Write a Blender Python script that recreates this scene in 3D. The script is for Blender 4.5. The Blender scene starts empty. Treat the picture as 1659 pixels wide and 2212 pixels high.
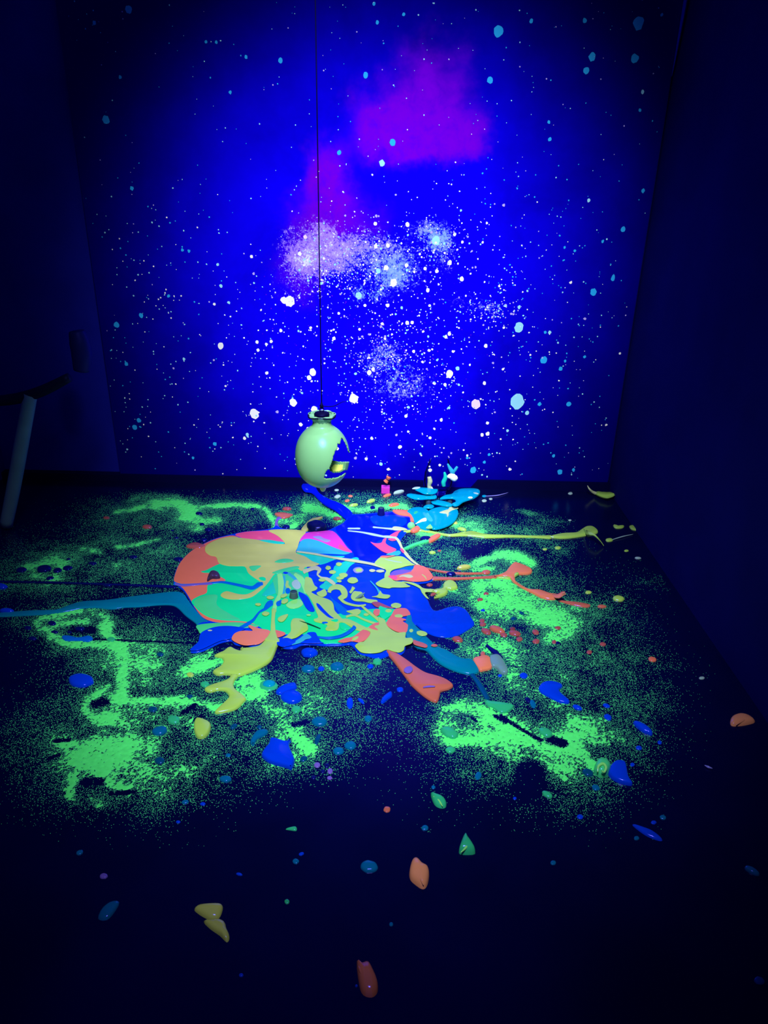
import bpy, math, random
import numpy as np
from mathutils import Vector, Matrix
from mathutils.geometry import tessellate_polygon

# ------------------------------------------------------------------ camera
W, H = 1659.0, 2212.0
FPX, PITCH, ROLL, CAMZ = 1600.0, math.radians(24.5), math.radians(1.25), 1.6
scene = bpy.context.scene
col = scene.collection
CAM = np.array([0.0, 0.0, CAMZ])
_f = np.array([0, math.cos(PITCH), -math.sin(PITCH)])
_r0 = np.array([1.0, 0, 0]); _u0 = np.cross(_r0, _f)
_r = math.cos(ROLL) * _r0 + math.sin(ROLL) * _u0
_u = math.cos(ROLL) * _u0 - math.sin(ROLL) * _r0
cd = bpy.data.cameras.new('camera'); cam = bpy.data.objects.new('camera', cd); col.objects.link(cam)
cd.sensor_fit = 'HORIZONTAL'; cd.sensor_width = 36.0; cd.lens = FPX / W * 36.0; cd.clip_start = 0.05
M = Matrix.Identity(4)
for i in range(3):
    M[i][0], M[i][1], M[i][2], M[i][3] = _r[i], _u[i], -_f[i], CAM[i]
cam.matrix_world = M
scene.camera = cam

def ray(x, y):
    return _f + ((x - W / 2) / FPX) * _r - ((y - H / 2) / FPX) * _u
def flo(x, y, z=0.0):                       # point of the level z seen at a pixel
    d = ray(x, y); t = (z - CAM[2]) / d[2]
    return CAM + t * d
def ver(x, y, Y):                           # point of the upright plane at depth Y
    d = ray(x, y); return CAM + (Y / d[1]) * d
def proj(P):
    q = P - CAM
    zc = q @ _f
    return W / 2 + FPX * (q @ _r) / zc, H / 2 - FPX * (q @ _u) / zc
WALLY = float(flo(750, 1046)[1])
def wal(x, y): return ver(x, y, WALLY)

# ------------------------------------------------------------------ light
w = bpy.data.worlds.new('dim_blue_room'); scene.world = w; w.use_nodes = True
w.node_tree.nodes['Background'].inputs[0].default_value = (0.01, 0.02, 1, 1)
w.node_tree.nodes['Background'].inputs[1].default_value = 0.11
def spot(name, loc, tgt, power, size, blend, color, radius=0.12):
    l = bpy.data.lights.new(name, 'SPOT'); l.energy = power; l.spot_size = math.radians(size)
    l.spot_blend = blend; l.color = color; l.shadow_soft_size = radius
    o = bpy.data.objects.new(name, l); col.objects.link(o); o.location = loc
    o.rotation_euler = (Vector(tgt) - Vector(loc)).to_track_quat('-Z', 'Y').to_euler()
    return o
spot('ultraviolet_spot_on_backdrop', (0.10, 0.95, 2.6), (0.0, WALLY, 1.05), 560, 56, 1.0, (1, 1, 1), 0.2)
spot('ultraviolet_spot_on_floor', (-0.05, 0.7, 3.2), (-0.05, 2.62, 0), 740, 51, 1.0, (1, 1, 1), 0.4)
spot('ultraviolet_spot_by_wall', (0.14, 3.25, 2.9), (0.10, 3.36, 0), 340, 33, 1.0, (1, 1, 1), 0.15)
vs = scene.view_settings
vs.view_transform = 'Standard'; vs.look = 'None'; vs.exposure = 0.0; vs.gamma = 1.0; vs.use_curve_mapping = False

# ------------------------------------------------------------------ helpers
def lin(c): 
    c = c / 255.0
    return c / 12.92 if c <= 0.04045 else ((c + 0.055) / 1.055) ** 2.4
def C(r, g, b, k=1.0): return (min(lin(r) * k, .95), min(lin(g) * k, .95), min(lin(b) * k, .95), 1)
MATS = {}
def mat(name, c, rough=0.25, tint=(0.12, 0.12, 1, 1), spec=0.5, vary=0.12, vscale=9.0, bump=0.0):
    if name in MATS: return MATS[name]
    m = bpy.data.materials.new(name); m.use_nodes = True
    nt = m.node_tree; b = nt.nodes['Principled BSDF']
    b.inputs['Roughness'].default_value = rough
    b.inputs['Specular IOR Level'].default_value = spec
    b.inputs['Specular Tint'].default_value = tint
    tc = nt.nodes.new('ShaderNodeTexCoord'); n = nt.nodes.new('ShaderNodeTexNoise')
    n.inputs['Scale'].default_value = vscale; n.inputs['Detail'].default_value = 3
    mx = nt.nodes.new('ShaderNodeMix'); mx.data_type = 'RGBA'
    mx.inputs[6].default_value = tuple(x * (1 - vary) for x in c[:3]) + (1,)
    mx.inputs[7].default_value = tuple(min(1, x * (1 + vary)) for x in c[:3]) + (1,)
    geo = nt.nodes.new('ShaderNodeNewGeometry')
    nt.links.new(geo.outputs['Position'], n.inputs['Vector'])
    nt.links.new(n.outputs[0], mx.inputs[0]); nt.links.new(mx.outputs[2], b.inputs['Base Color'])
    if bump:
        bp = nt.nodes.new('ShaderNodeBump'); bp.inputs['Strength'].default_value = bump; bp.inputs['Distance'].default_value = .01
        nt.links.new(n.outputs[0], bp.inputs['Height']); nt.links.new(bp.outputs[0], b.inputs['Normal'])
    MATS[name] = m; return m
PAL = dict(
    yellow=(152, 198, 88), olive=(174, 184, 96), lime=(128, 222, 120), paleyellow=(176, 190, 150), pale=(150, 185, 190),
    coral=(208, 108, 84), rust=(176, 94, 80), orange=(212, 120, 90), pink=(214, 76, 124), magenta=(198, 56, 190), purple=(104, 84, 190),
    green=(14, 212, 140), leafgreen=(60, 200, 128), teal=(0, 116, 156), padteal=(0, 140, 190), cyan=(44, 160, 200), aqua=(24, 190, 176),
    blue=(0, 54, 222), deepblue=(0, 22, 230), midblue=(0, 96, 210), darkteal=(0, 66, 112), dropteal=(0, 92, 150), navy=(6, 14, 92),
    lilac=(130, 130, 230), greyteal=(96, 140, 150), white=(240, 250, 250), dropgreen=(40, 170, 120), rosebrown=(150, 74, 78), clay=(214, 140, 104), claydark=(190, 104, 86), brownred=(120, 50, 60))
def P(name):
    return mat('paint_' + name, C(*PAL[name]), rough=0.13, vary=0.08, vscale=14, spec=.95)

CHECK = {}
def setp(o, label, cat, group=None, kind=None):
    o['label'] = label; o['category'] = cat
    if group: o['group'] = group
    if kind: o['kind'] = kind
    assert label not in CHECK or group, label
    CHECK[label] = 1
    return o
def base_of(v): return np.array([v[:, 0].mean(), v[:, 1].mean(), v[:, 2].min()])
def obj(name, verts, faces, m, parent=None, smooth=True, origin=None):
    v = np.asarray(verts, float)
    if parent is not None: o0 = np.array(parent['_o'])
    else: o0 = base_of(v) if origin is None else np.asarray(origin, float)
    me = bpy.data.meshes.new(name); me.from_pydata((v - o0).tolist(), [], [tuple(int(i) for i in f) for f in faces]); me.update()
    if smooth: me.shade_smooth()
    if m: me.materials.append(m)
    o = bpy.data.objects.new(name, me); col.objects.link(o)
    if parent is not None: o.parent = parent
    else: o.location = o0
    o['_o'] = o0.tolist()
    return o
def thing(name, loc, label, cat, group=None):
    e = bpy.data.objects.new(name, None); col.objects.link(e); e.location = loc; e.empty_display_size = .05
    e['_o'] = [float(x) for x in loc]
    return setp(e, label, cat, group)
def struct(o, kind='structure'): o['kind'] = kind; return o

def crom(p, n=4, closed=True):
    p = np.asarray(p, float); k = len(p); out = []
    rng_ = range(k) if closed else range(k - 1)
    for i in rng_:
        g = (lambda j: p[j % k]) if closed else (lambda j: p[min(max(j, 0), k - 1)])
        p0, p1, p2, p3 = g(i - 1), g(i), g(i + 1), g(i + 2)
        for s in range(n):
            t = s / n
            out.append(0.5 * ((2 * p1) + (p2 - p0) * t + (2 * p0 - 5 * p1 + 4 * p2 - p3) * t * t + (3 * p1 - p0 - 3 * p2 + p3) * t ** 3))
    if not closed: out.append(p[-1])
    return np.array(out)
def ccw(q):
    a = np.sum(q[:, 0] * np.roll(q[:, 1], -1) - q[:, 1] * np.roll(q[:, 0], -1))
    return q if a > 0 else q[::-1]
def inset(q, d):
    t = np.roll(q, -1, 0) - np.roll(q, 1, 0); L = np.linalg.norm(t, axis=1); L[L < 1e-9] = 1
    n = np.stack([-t[:, 1], t[:, 0]], 1) / L[:, None]
    return q + n * d
def slab_geo(px, z0, h, bev, lift=0.0, n=4):
    """flat paint sheet: outline given as pixels of the floor photo, poured on the level z0"""
    q = crom(px, n)
    q = np.array([flo(x, y, lift)[:2] for x, y in q]); q = ccw(q); k = len(q)
    rings = [(0, 0.0), (0.12 * bev, .45 * h), (.45 * bev, .82 * h), (bev, h)]
    v = []; 
    for d, dz in rings:
        for a in inset(q, d): v.append((a[0], a[1], z0 + dz))
    f = []
    for r in range(3):
        for i in range(k):
            j = (i + 1) % k; f.append((r * k + i, r * k + j, (r + 1) * k + j, (r + 1) * k + i))
    top = [Vector((a[0], a[1], 0)) for a in v[3 * k:]]
    for t in tessellate_polygon([top]):
        a, b, c = (np.array(v[3 * k + i][:2]) for i in t)
        cr = (b[0] - a[0]) * (c[1] - a[1]) - (b[1] - a[1]) * (c[0] - a[0])
        f.append(tuple(3 * k + i for i in (t if cr > 0 else t[::-1])))
    return v, f
def slab(name, px, m, parent=None, z0=0.0, h=0.004, bev=0.004, lift=0.0, n=4):
    v, f = slab_geo(px, z0, h, bev, lift, n); return obj(name, v, f, m, parent)
def ell(x, y, rx, ry, ang=0, n=14, wob=0.06, seed=0):
    r = random.Random(int(x * 7 + y * 13) + seed); a = math.radians(ang); o = []
    for i in range(n):
        t = 2 * math.pi * i / n; k = 1 + r.uniform(-wob, wob)
        u, v = rx * k * math.cos(t), ry * k * math.sin(t)
        o.append((x + u * math.cos(a) - v * math.sin(a), y + u * math.sin(a) + v * math.cos(a)))
    return o
def stroke(pts, wd):
    """ribbon outline of a poured line: centre points and full widths"""
    p = crom(pts, 4, False); k = len(p)
    wd = [wd] * len(pts) if not hasattr(wd, '__len__') else wd
    ww = np.interp(np.linspace(0, len(wd) - 1, k), range(len(wd)), wd) / 2
    t = np.gradient(p, axis=0); L = np.linalg.norm(t, axis=1); L[L == 0] = 1
    n = np.stack([-t[:, 1], t[:, 0]], 1) / L[:, None]
    a, b = p + n * ww[:, None], p - n * ww[:, None]
    return np.concatenate([a[::2], b[::-1][::2]])
def dome(name, px, m, parent=None, h=0.008, z0=0.0, n=3, skew=0.0):
    q = crom(px, n); q = np.array([flo(x, y, z0)[:2] for x, y in q]); q = ccw(q); k = len(q)
    c = q.mean(0); v = []; f = []
    prof = [(1, 0), (.97, .35), (.86, .68), (.64, .9), (.34, .99)]
    for s, dz in prof:
        for a in q:
            b = c + (a - c) * s; v.append((b[0], b[1] + skew * h * dz, z0 + h * dz))
    for r in range(len(prof) - 1):
        for i in range(k):
            j = (i + 1) % k; f.append((r * k + i, r * k + j, (r + 1) * k + j, (r + 1) * k + i))
    v.append((c[0], c[1] + skew * h, z0 + h)); o0 = (len(prof) - 1) * k
    for i in range(k): f.append((o0 + i, o0 + (i + 1) % k, len(v) - 1))
    return obj(name, v, f, m, parent)
def lathe_geo(c, prof, n=48, ruff=None):
    v = []; f = []
    for ip, (z, r) in enumerate(prof):
        for i in range(n):
            t = 2 * math.pi * i / n; rr = r * (1 if ruff is None else 1 + ruff(ip, t))
            v.append((c[0] + rr * math.cos(t), c[1] + rr * math.sin(t), z))
    for a in range(len(prof) - 1):
        for i in range(n):
            j = (i + 1) % n; f.append((a * n + i, a * n + j, (a + 1) * n + j, (a + 1) * n + i))
    return v, f
def lathe(name, c, prof, m, parent=None, n=48, caps=True, ruff=None):
    v, f = lathe_geo(c, prof, n, ruff)
    if caps:
        f.append(tuple(range(n - 1, -1, -1))); f.append(tuple(range((len(prof) - 1) * n, len(prof) * n)))
    if prof[-1][0] < prof[0][0]: f = [t[::-1] for t in f]
    return obj(name, v, f, m, parent)
def tube(name, pts, rad, m, parent=None, n=10, sub=5):
    p = crom(pts, sub, False); k = len(p)
    rad = [rad] * 2 if not hasattr(rad, '__len__') else rad
    rr = np.interp(np.linspace(0, len(rad) - 1, k), range(len(rad)), rad)
    t = np.gradient(p, axis=0); t /= np.linalg.norm(t, axis=1)[:, None] + 1e-12
    v = []; f = []
    for i in range(k):
        ref = np.array([0, 0, 1.0]) if abs(t[i][2]) < .9 else np.array([1.0, 0, 0])
        a = np.cross(t[i], ref); a /= np.linalg.norm(a); b = np.cross(t[i], a)
        for j in range(n):
            th = 2 * math.pi * j / n; v.append(p[i] + rr[i] * (math.cos(th) * a + math.sin(th) * b))
    for i in range(k - 1):
        for j in range(n):
            jj = (j + 1) % n; f.append((i * n + j, (i + 1) * n + j, (i + 1) * n + jj, i * n + jj))
    f.append(tuple(range(n))); f.append(tuple(range((k - 1) * n, k * n))[::-1])
    return obj(name, v, f, m, parent)
def box(name, x0, x1, y0, y1, z0, z1, m, parent=None):
    v = [(x, y, z) for z in (z0, z1) for y in (y0, y1) for x in (x0, x1)]
    f = [(0, 2, 3, 1), (4, 5, 7, 6), (0, 1, 5, 4), (2, 6, 7, 3), (0, 4, 6, 2), (1, 3, 7, 5)]
    return obj(name, v, f, m, parent, smooth=False)
# value noise on arrays
_rs = np.random.RandomState(11); _T = _rs.rand(256, 256)
def vnoise(x, y):
    xi = np.floor(x).astype(int); yi = np.floor(y).astype(int); fx = x - xi; fy = y - yi
    fx = fx * fx * (3 - 2 * fx); fy = fy * fy * (3 - 2 * fy)
    g = lambda a, b: _T[a % 256, b % 256]
    return (g(xi, yi) * (1 - fx) + g(xi + 1, yi) * fx) * (1 - fy) + (g(xi, yi + 1) * (1 - fx) + g(xi + 1, yi + 1) * fx) * fy
def fbm(x, y, s, o=4):
    t = 0; a = .5; n = 0
    for i in range(o):
        t = t + a * vnoise(x * s + 17 * i, y * s + 31 * i); n += a; a *= .5; s *= 2.1
    return t / n

# ------------------------------------------------------------------ room shell
def dark(name, b=.12, rough=.6, spec=.3, bump=0, vs_=6):
    return mat(name, (b * .02, b * .03, b, 1), rough=rough, spec=spec, vary=.25, vscale=vs_, bump=bump)
XR = float(np.mean([flo(1335, 1090)[0], flo(1440, 1240)[0], flo(1530, 1378)[0]]))
XL = -2.15
floor_m = mat('black_lacquer_floor', (.0003, .0014, .034, 1), rough=.2, spec=.5, vary=.35, vscale=5, tint=(.2, .25, 1, 1))
floor_m.node_tree.nodes['Principled BSDF'].inputs['IOR'].default_value = 1.7
struct(box('floor', XL, XR + .02, -1.5, WALLY + .05, -.04, 0, floor_m))
black = dark('black_cloth_lightened', .34, .85, .1, .15, 5)  # cloth tone lightened to stand in for bounce light missing on the left
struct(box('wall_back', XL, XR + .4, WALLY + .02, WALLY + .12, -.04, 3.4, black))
struct(box('wall_right', XR, XR + .1, -1.5, WALLY + .02, -.04, 3.4, dark('black_cloth_darkened', .12, .85, .1, .15, 5)))  # same cloth, colour darkened to offset bounce light from the backdrop
struct(box('wall_left', XL - .1, XL, -1.5, WALLY + .02, -.04, 3.4, black))
skm = dark('black_skirting', .035, .5, .3)
xs0 = float(wal(914, 1046)[0]); xsA = float(wal(1033, 1022)[0]); xsB = float(wal(1016, 1052)[0])
struct(box('baseboard_back', XL, xs0, WALLY - .03, WALLY + .02, 0, .038, skm))
sk = [(xsB, 0), (XR, 0), (XR, .05), (xsA, .05)]
v = [(x, WALLY - .03, z) for x, z in sk] + [(x, WALLY + .02, z) for x, z in sk]
struct(obj('baseboard_back', v, [(0, 1, 2, 3), (7, 6, 5, 4), (0, 4, 5, 1), (1, 5, 6, 2), (2, 6, 7, 3), (3, 7, 4, 0)], skm, smooth=False))

# ------------------------------------------------------------------ galaxy backdrop
bx0 = float(wal(262, 1030)[0]); bx1 = float(wal(1311, 1045)[0]); btop = 2.9
BD = np.array([(bx0 + bx1) / 2, WALLY - .004, 0.0])
def galaxy():
    m = bpy.data.materials.new('galaxy_print'); m.use_nodes = True; nt = m.node_tree; N = nt.nodes; L = nt.links
    b = N['Principled BSDF']; b.inputs['Roughness'].default_value = .7; b.inputs['Specular IOR Level'].default_value = 0
    tc = N.new('ShaderNodeTexCoord'); sep = N.new('ShaderNodeSeparateXYZ'); L.new(tc.outputs['Object'], sep.inputs[0])
    def mth(op, a, c=None, d=None, clamp=False):
        n = N.new('ShaderNodeMath'); n.operation = op; n.use_clamp = clamp
        for i, s in enumerate((a, c, d)):
            if s is None: continue
            if hasattr(s, 'default_value') or hasattr(s, 'is_linked'): L.new(s, n.inputs[i])
            else: n.inputs[i].default_value = s
        return n.outputs[0]
    def noise(scale, det, dist=0.0, rough=.6, off=0.0):
        n = N.new('ShaderNodeTexNoise'); n.inputs['Scale'].default_value = scale; n.inputs['Detail'].default_value = det
        n.inputs['Roughness'].default_value = rough; n.inputs['Distortion'].default_value = dist
        mp = N.new('ShaderNodeMapping'); mp.inputs['Location'].default_value = (off, off, off)
        L.new(tc.outputs['Object'], mp.inputs[0]); L.new(mp.outputs[0], n.inputs[0]); return n.outputs[0]
    X, Z = sep.outputs[0], sep.outputs[2]
    wob = noise(4, 5, 0, .6, 3.0); wx = mth('MULTIPLY_ADD', wob, .34, -.17)
    wob2 = noise(4.5, 5, 0, .6, 9.0); wz = mth('MULTIPLY_ADD', wob2, .34, -.17)
    XX = mth('ADD', X, wx); ZZ = mth('ADD', Z, wz)
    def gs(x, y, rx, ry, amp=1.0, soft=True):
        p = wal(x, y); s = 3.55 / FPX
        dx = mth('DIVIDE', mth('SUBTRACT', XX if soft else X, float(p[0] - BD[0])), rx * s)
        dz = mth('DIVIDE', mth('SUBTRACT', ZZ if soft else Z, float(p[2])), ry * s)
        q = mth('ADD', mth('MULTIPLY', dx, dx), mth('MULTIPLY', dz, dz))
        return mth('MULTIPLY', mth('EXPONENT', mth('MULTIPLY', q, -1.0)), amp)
    def add(l):
        o = l[0]
        for k in l[1:]: o = mth('ADD', o, k)
        return o
    def ramp(v, a, c): 
        n = N.new('ShaderNodeMapRange'); n.interpolation_type = 'SMOOTHSTEP'; L.new(v, n.inputs[0])
        n.inputs[1].default_value = a; n.inputs[2].default_value = c; return n.outputs[0]
    def mix(fac, a, c):
        n = N.new('ShaderNodeMix'); n.data_type = 'RGBA'; L.new(fac, n.inputs[0])
        if isinstance(a, tuple): n.inputs[6].default_value = a
        else: L.new(a, n.inputs[6])
        n.inputs[7].default_value = c; return n.outputs[2]
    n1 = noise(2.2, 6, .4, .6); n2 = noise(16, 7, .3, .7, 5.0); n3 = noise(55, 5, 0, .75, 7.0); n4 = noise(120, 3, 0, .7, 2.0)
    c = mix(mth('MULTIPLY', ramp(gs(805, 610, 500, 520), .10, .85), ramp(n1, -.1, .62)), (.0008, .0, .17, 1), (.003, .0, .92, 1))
    # violet nebula
    pur = add([gs(920, 190, 85, 85, 1.1), gs(850, 265, 85, 60, 1.0), gs(1000, 300, 60, 45, .65), gs(1030, 320, 30, 30, .4), gs(880, 300, 90, 45, .9), gs(712, 375, 38, 60, .9), gs(680, 480, 75, 70, .75),
               gs(760, 470, 90, 60, .5), gs(640, 590, 60, 70, .5), gs(800, 700, 120, 60, .18)])
    purm = mth('MULTIPLY', ramp(pur, .12, 1.1), ramp(n2, -.1, .65))
    c = mix(purm, c, (.14, .0, .64, 1))
    # pale star dust
    dust = add([gs(665, 545, 55, 50, 1.15, False), gs(655, 570, 30, 22, .8, False), gs(735, 555, 40, 38, .95, False), gs(700, 500, 28, 30, .7, False), gs(790, 525, 60, 32, .6, False),
                gs(845, 575, 65, 48, .85, False), gs(850, 600, 35, 28, .5, False), gs(945, 515, 32, 26, 1.1, False), gs(918, 492, 35, 15, .6, False), gs(965, 560, 28, 35, .45, False),
                gs(775, 638, 18, 16, .75, False), gs(815, 640, 18, 16, .5, False), gs(830, 760, 45, 34, .6, False), gs(805, 790, 25, 25, .5, False), gs(870, 830, 70, 42, .65, False),
                gs(1058, 668, 28, 16, .5, False), gs(640, 625, 60, 40, .3, False), gs(1000, 650, 60, 25, .25, False)])
    grain = mth('ADD', mth('MULTIPLY', n2, .8), mth('ADD', mth('MULTIPLY', n3, .9), mth('MULTIPLY', n4, .9)))   # mean about 1.1
    dm = ramp(mth('ADD', dust, mth('MULTIPLY_ADD', grain, 2.6, -3.38)), .45, 1.15)
    dm = mth('MULTIPLY', dm, ramp(dust, .08, .35))
    cyan = add([gs(850, 590, 90, 60, 1, False), gs(945, 515, 60, 50, 1, False), gs(780, 640, 40, 30, 1, False), gs(840, 800, 110, 110, .8, False), gs(1060, 670, 50, 40, 1, False)])
    n = N.new('ShaderNodeMix'); n.data_type = 'RGBA'; L.new(mth('MINIMUM', cyan, 1.0), n.inputs[0])
    n.inputs[6].default_value = (.34, .20, .95, 1); n.inputs[7].default_value = (.20, .36, .95, 1)
    k = N.new('ShaderNodeMix'); k.data_type = 'RGBA'; L.new(dm, k.inputs[0]); L.new(c, k.inputs[6]); L.new(n.outputs[2], k.inputs[7])
    core = mth('MULTIPLY', ramp(mth('ADD', dust, mth('MULTIPLY_ADD', grain, 2.6, -3.38)), 1.35, 2.0), 1.0)
    c = mix(core, k.outputs[2], (.66, .68, .95, 1))
    # small reddish and blue flecks of the print
    v_ = N.new('ShaderNodeTexVoronoi'); v_.inputs['Scale'].default_value = 42; L.new(tc.outputs['Object'], v_.inputs[0])
    fl = mth('MULTIPLY', ramp(v_.outputs['Distance'], .16, .05), ramp(add([gs(700, 650, 160, 90), gs(850, 760, 240, 160)]), .2, .9))
    sc = N.new('ShaderNodeSeparateColor'); L.new(v_.outputs['Color'], sc.inputs[0])
    fl = mth('MULTIPLY', fl, mth('GREATER_THAN', sc.outputs[0], .6))
    c = mix(mth('MULTIPLY', fl, .5), c, (.35, .02, .55, 1))
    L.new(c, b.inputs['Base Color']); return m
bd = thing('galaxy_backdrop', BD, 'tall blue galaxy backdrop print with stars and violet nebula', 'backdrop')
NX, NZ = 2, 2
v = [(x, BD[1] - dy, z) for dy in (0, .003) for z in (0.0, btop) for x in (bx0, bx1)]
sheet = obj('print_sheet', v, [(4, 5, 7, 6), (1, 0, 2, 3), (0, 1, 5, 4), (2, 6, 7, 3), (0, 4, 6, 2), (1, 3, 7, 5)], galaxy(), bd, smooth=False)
# curled edge at top right
cv = []; cf = []; n_ = 14
for i in range(n_ + 1):
    t = i / n_; y = 165 - 185 * t - (12 * t); a = wal(1441 + 7 * t, y); ww = .003 + .042 * t ** .8
    cv += [(bx1 + .002, BD[1] - .004, a[2]), (bx1 + .004 + ww * .25, BD[1] - .004 - ww * .9, a[2]), (bx1 + ww * .1 - .012 * t, BD[1] - .006 - ww * 1.7, a[2])]
for i in range(n_):
    a = i * 3; cf += [(a, a + 1, a + 4, a + 3), (a + 1, a + 2, a + 5, a + 4)]
obj('curled_edge', cv, cf, mat('backdrop_back', (.01, .02, .8, 1), .6), bd)['label'] = 'bright blue curled edge strip'
# stars
def star_poly(x, y, r, seed, n=12, wob=.1, ry=None):
    rr = random.Random(seed); c = wal(x, y); s = float((c - CAM) @ _f) / FPX; o = []
    sy = (ry or r) / r
    for i in range(n):
        t = 2 * math.pi * i / n; k = r * s * (1 + rr.uniform(-wob, wob))
        o.append((c[0] + k * math.cos(t), BD[1] - .0045 - (seed % 997) * 1.2e-6, c[2] + k * sy * math.sin(t)))
    return o
def smat(name, c): return mat(name, c, .7, spec=.05, vary=.04)
SW = smat('star_white', (.86, .88, .95, 1)); SC = smat('star_cyan', (.02, .40, .92, 1)); SL = smat('star_ice', (.30, .72, .95, 1)); SV = smat('star_lavender', (.42, .36, .92, 1)); SP = smat('star_rose', (.8, .62, .9, 1))
BIG = [(1076,68,10,'C'),(1378,51,11.5,'C'),(1370,127,8,'C'),(1278,123,7.5,'C'),(1266,153,6.5,'C'),(1058,174,6,'C'),(279,21,7,'C'),(230,259,8,'C'),(205,50,4,'C'),(261,167,3.5,'C'),
(446,91,3,'C'),(468,92,3,'C'),(606,131,5,'C'),(532,124,3.5,'C'),(790,163,5.5,'C'),(825,352,6,'L'),(848,308,6.5,'C'),(733,330,4.5,'C'),(808,9,3.5,'C'),(872,32,3.3,'C'),(815,49,3.3,'C'),(1147,46,4,'C'),(1262,45,4.5,'C'),
(1428,33,3,'C'),(286,407,4,'C'),(498,200,3.2,'C'),(1281,630,6.8,'C'),(1323,600,4,'C'),(1345,495,5.5,'C'),(1388,412,4,'C'),(1381,238,3.2,'C'),(1387,199,4,'L'),(1185,264,3.2,'C'),(1187,301,3.6,'C'),(1271,433,3.3,'L'),
(1174,777,7,'C'),(1120,707,9.5,'L'),(1117,867,15,'L'),(1027,872,9.8,'P'),(971,807,8,'W'),(764,860,9.5,'W'),(676,803,7.2,'W'),(634,869,8.2,'W'),(550,893,10,'W'),(477,746,6.6,'W'),(626,650,11,'W'),(613,648,6.5,'W'),(679,884,7.5,'W'),
(668,815,5,'W'),(306,681,5,'C'),(253,701,6,'C'),(274,785,4,'C'),(301,907,4.6,'C'),(292,922,5,'C'),(650,916,4,'W'),(465,958,4,'C'),(1228,872,5,'C'),(1209,1018,5.5,'C'),(1022,1014,6.5,'C'),(1053,936,4.2,'W'),(1041,938,3.6,'W'),
(1138,891,4.4,'L'),(1165,872,4,'C'),(850,610,7.5,'W'),(775,638,6.5,'L'),(997,602,4.6,'W'),(1049,746,4,'W'),(1121,663,3.4,'L'),(1210,796,4,'C'),(1187,717,3.4,'L'),(1177,717,3,'C'),(1053,913,3.4,'W'),(953,906,3.4,'W'),(877,898,3.6,'W'),
(864,964,4,'W'),(823,1001,3.6,'L'),(791,990,3.4,'W'),(729,968,3.5,'W'),(803,946,3.4,'W'),(988,795,4.4,'L'),(1046,827,3.6,'W'),(961,830,3.4,'W'),(880,697,4,'W'),(890,696,3.6,'W'),(837,659,4,'W'),(924,626,4,'W'),(970,720,4,'W'),(963,727,3.6,'W'),
(798,804,5,'W'),(806,797,4,'W'),(942,520,9,'L'),(722,730,3.5,'W'),(556,738,3.3,'W'),(586,737,3.6,'W'),(607,713,3.5,'W'),(558,756,3.3,'W'),(577,805,3.5,'W'),(544,554,3.2,'W'),(471,571,3,'L'),(478,617,3.6,'L'),(535,938,3.6,'L'),(529,946,3.4,'W'),
(418,988,3,'C'),(398,775,3,'L'),(365,639,3.2,'C'),(395,540,3,'C'),(409,542,3,'C'),(1238,1014,3.4,'C'),(1195,984,3.6,'C'),(1046,997,3.2,'C'),(1056,981,3,'C'),(1009,988,3,'C'),(929,945,3,'W'),(1301,521,3,'C'),(1219,534,2.6,'C'),(1241,541,2.6,'C'),(1262,770,3,'C'),(1220,779,3,'C'),(1096,929,3,'L'),
(660,512,4,'P'),(648,548,4,'W'),(812,532,4,'W'),(838,530,4,'W'),(817,585,5,'L'),(834,578,5,'W'),(878,573,4,'W'),(918,580,3.5,'W'),(971,567,5,'W'),(943,585,4,'W'),(811,483,3.5,'W'),(880,485,4.5,'W'),(982,506,3.5,'W')]
SM = dict(C=SC, L=SL, W=SW, P=SP, V=SV)
for i, (x, y, r, k) in enumerate(BIG):
    p = star_poly(x, y, r, i, 14 if r > 6 else 9, .14 if r > 4 else .2, ry=r * (1.8 if (x, y) == (1323, 600) else 1.12))
    obj('printed_star', p, [tuple(range(len(p)))], SM[k], bd, smooth=False)
rng = random.Random(5)
fine = {k: ([], []) for k in 'CLWV'}
def add_star(x, y, r, k, sd):
    if x < 150 or x > 1440 or y < -120 or y > 1040: return
    p = wal(x, y)
    if not (bx0 + .01 < p[0] < bx1 - .01): return
    v, f = fine[k]; o = len(v); q = star_poly(x, y, r, sd, 6, .25); v += q; f.append(tuple(range(o, o + 6)))
for i in range(620):                                   # even scatter
    x, y = rng.uniform(150, 1430), rng.uniform(-100, 1035)
    add_star(x, y, rng.choice((.7, .8, .9, 1.1, 1.3, 1.6)), rng.choice('CLLWW' if 450 < x < 1150 and y > 380 else 'CCLVL'), i)
for i in range(1250):                                  # milky band
    x, y = rng.gauss(860, 190), rng.gauss(730, 165)
    if x < 620 and y < 600: continue
    add_star(x, y, min(3.4, .8 + rng.expovariate(1.7)), rng.choice('WWWLV'), 9000 + i)
for i in range(1100):                                   # star dust around the pale clouds
    cx, cy, sx, sy = rng.choice(((690, 550, 48, 40), (735, 560, 60, 40), (700, 600, 50, 40), (845, 575, 60, 45), (945, 520, 35, 30), (860, 810, 60, 50), (830, 760, 40, 30), (1060, 668, 25, 14)))
    add_star(rng.gauss(cx, sx), rng.gauss(cy, sy), min(2.8, .7 + rng.expovariate(2.2)), rng.choice('WLVVV'), 20000 + i)
for i in range(200):
    add_star(rng.gauss(330, 130), rng.uniform(450, 1000), rng.uniform(.8, 1.9), rng.choice('CLWL'), 30000 + i)
for i in range(130):
    add_star(rng.gauss(1200, 90), rng.uniform(350, 1030), rng.uniform(.8, 1.9), rng.choice('CLC'), 40000 + i)
for k, (v, f) in fine.items():
    if v: struct(obj('fine_stars', v, f, SM[k], bd, smooth=False), 'stuff')
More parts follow.
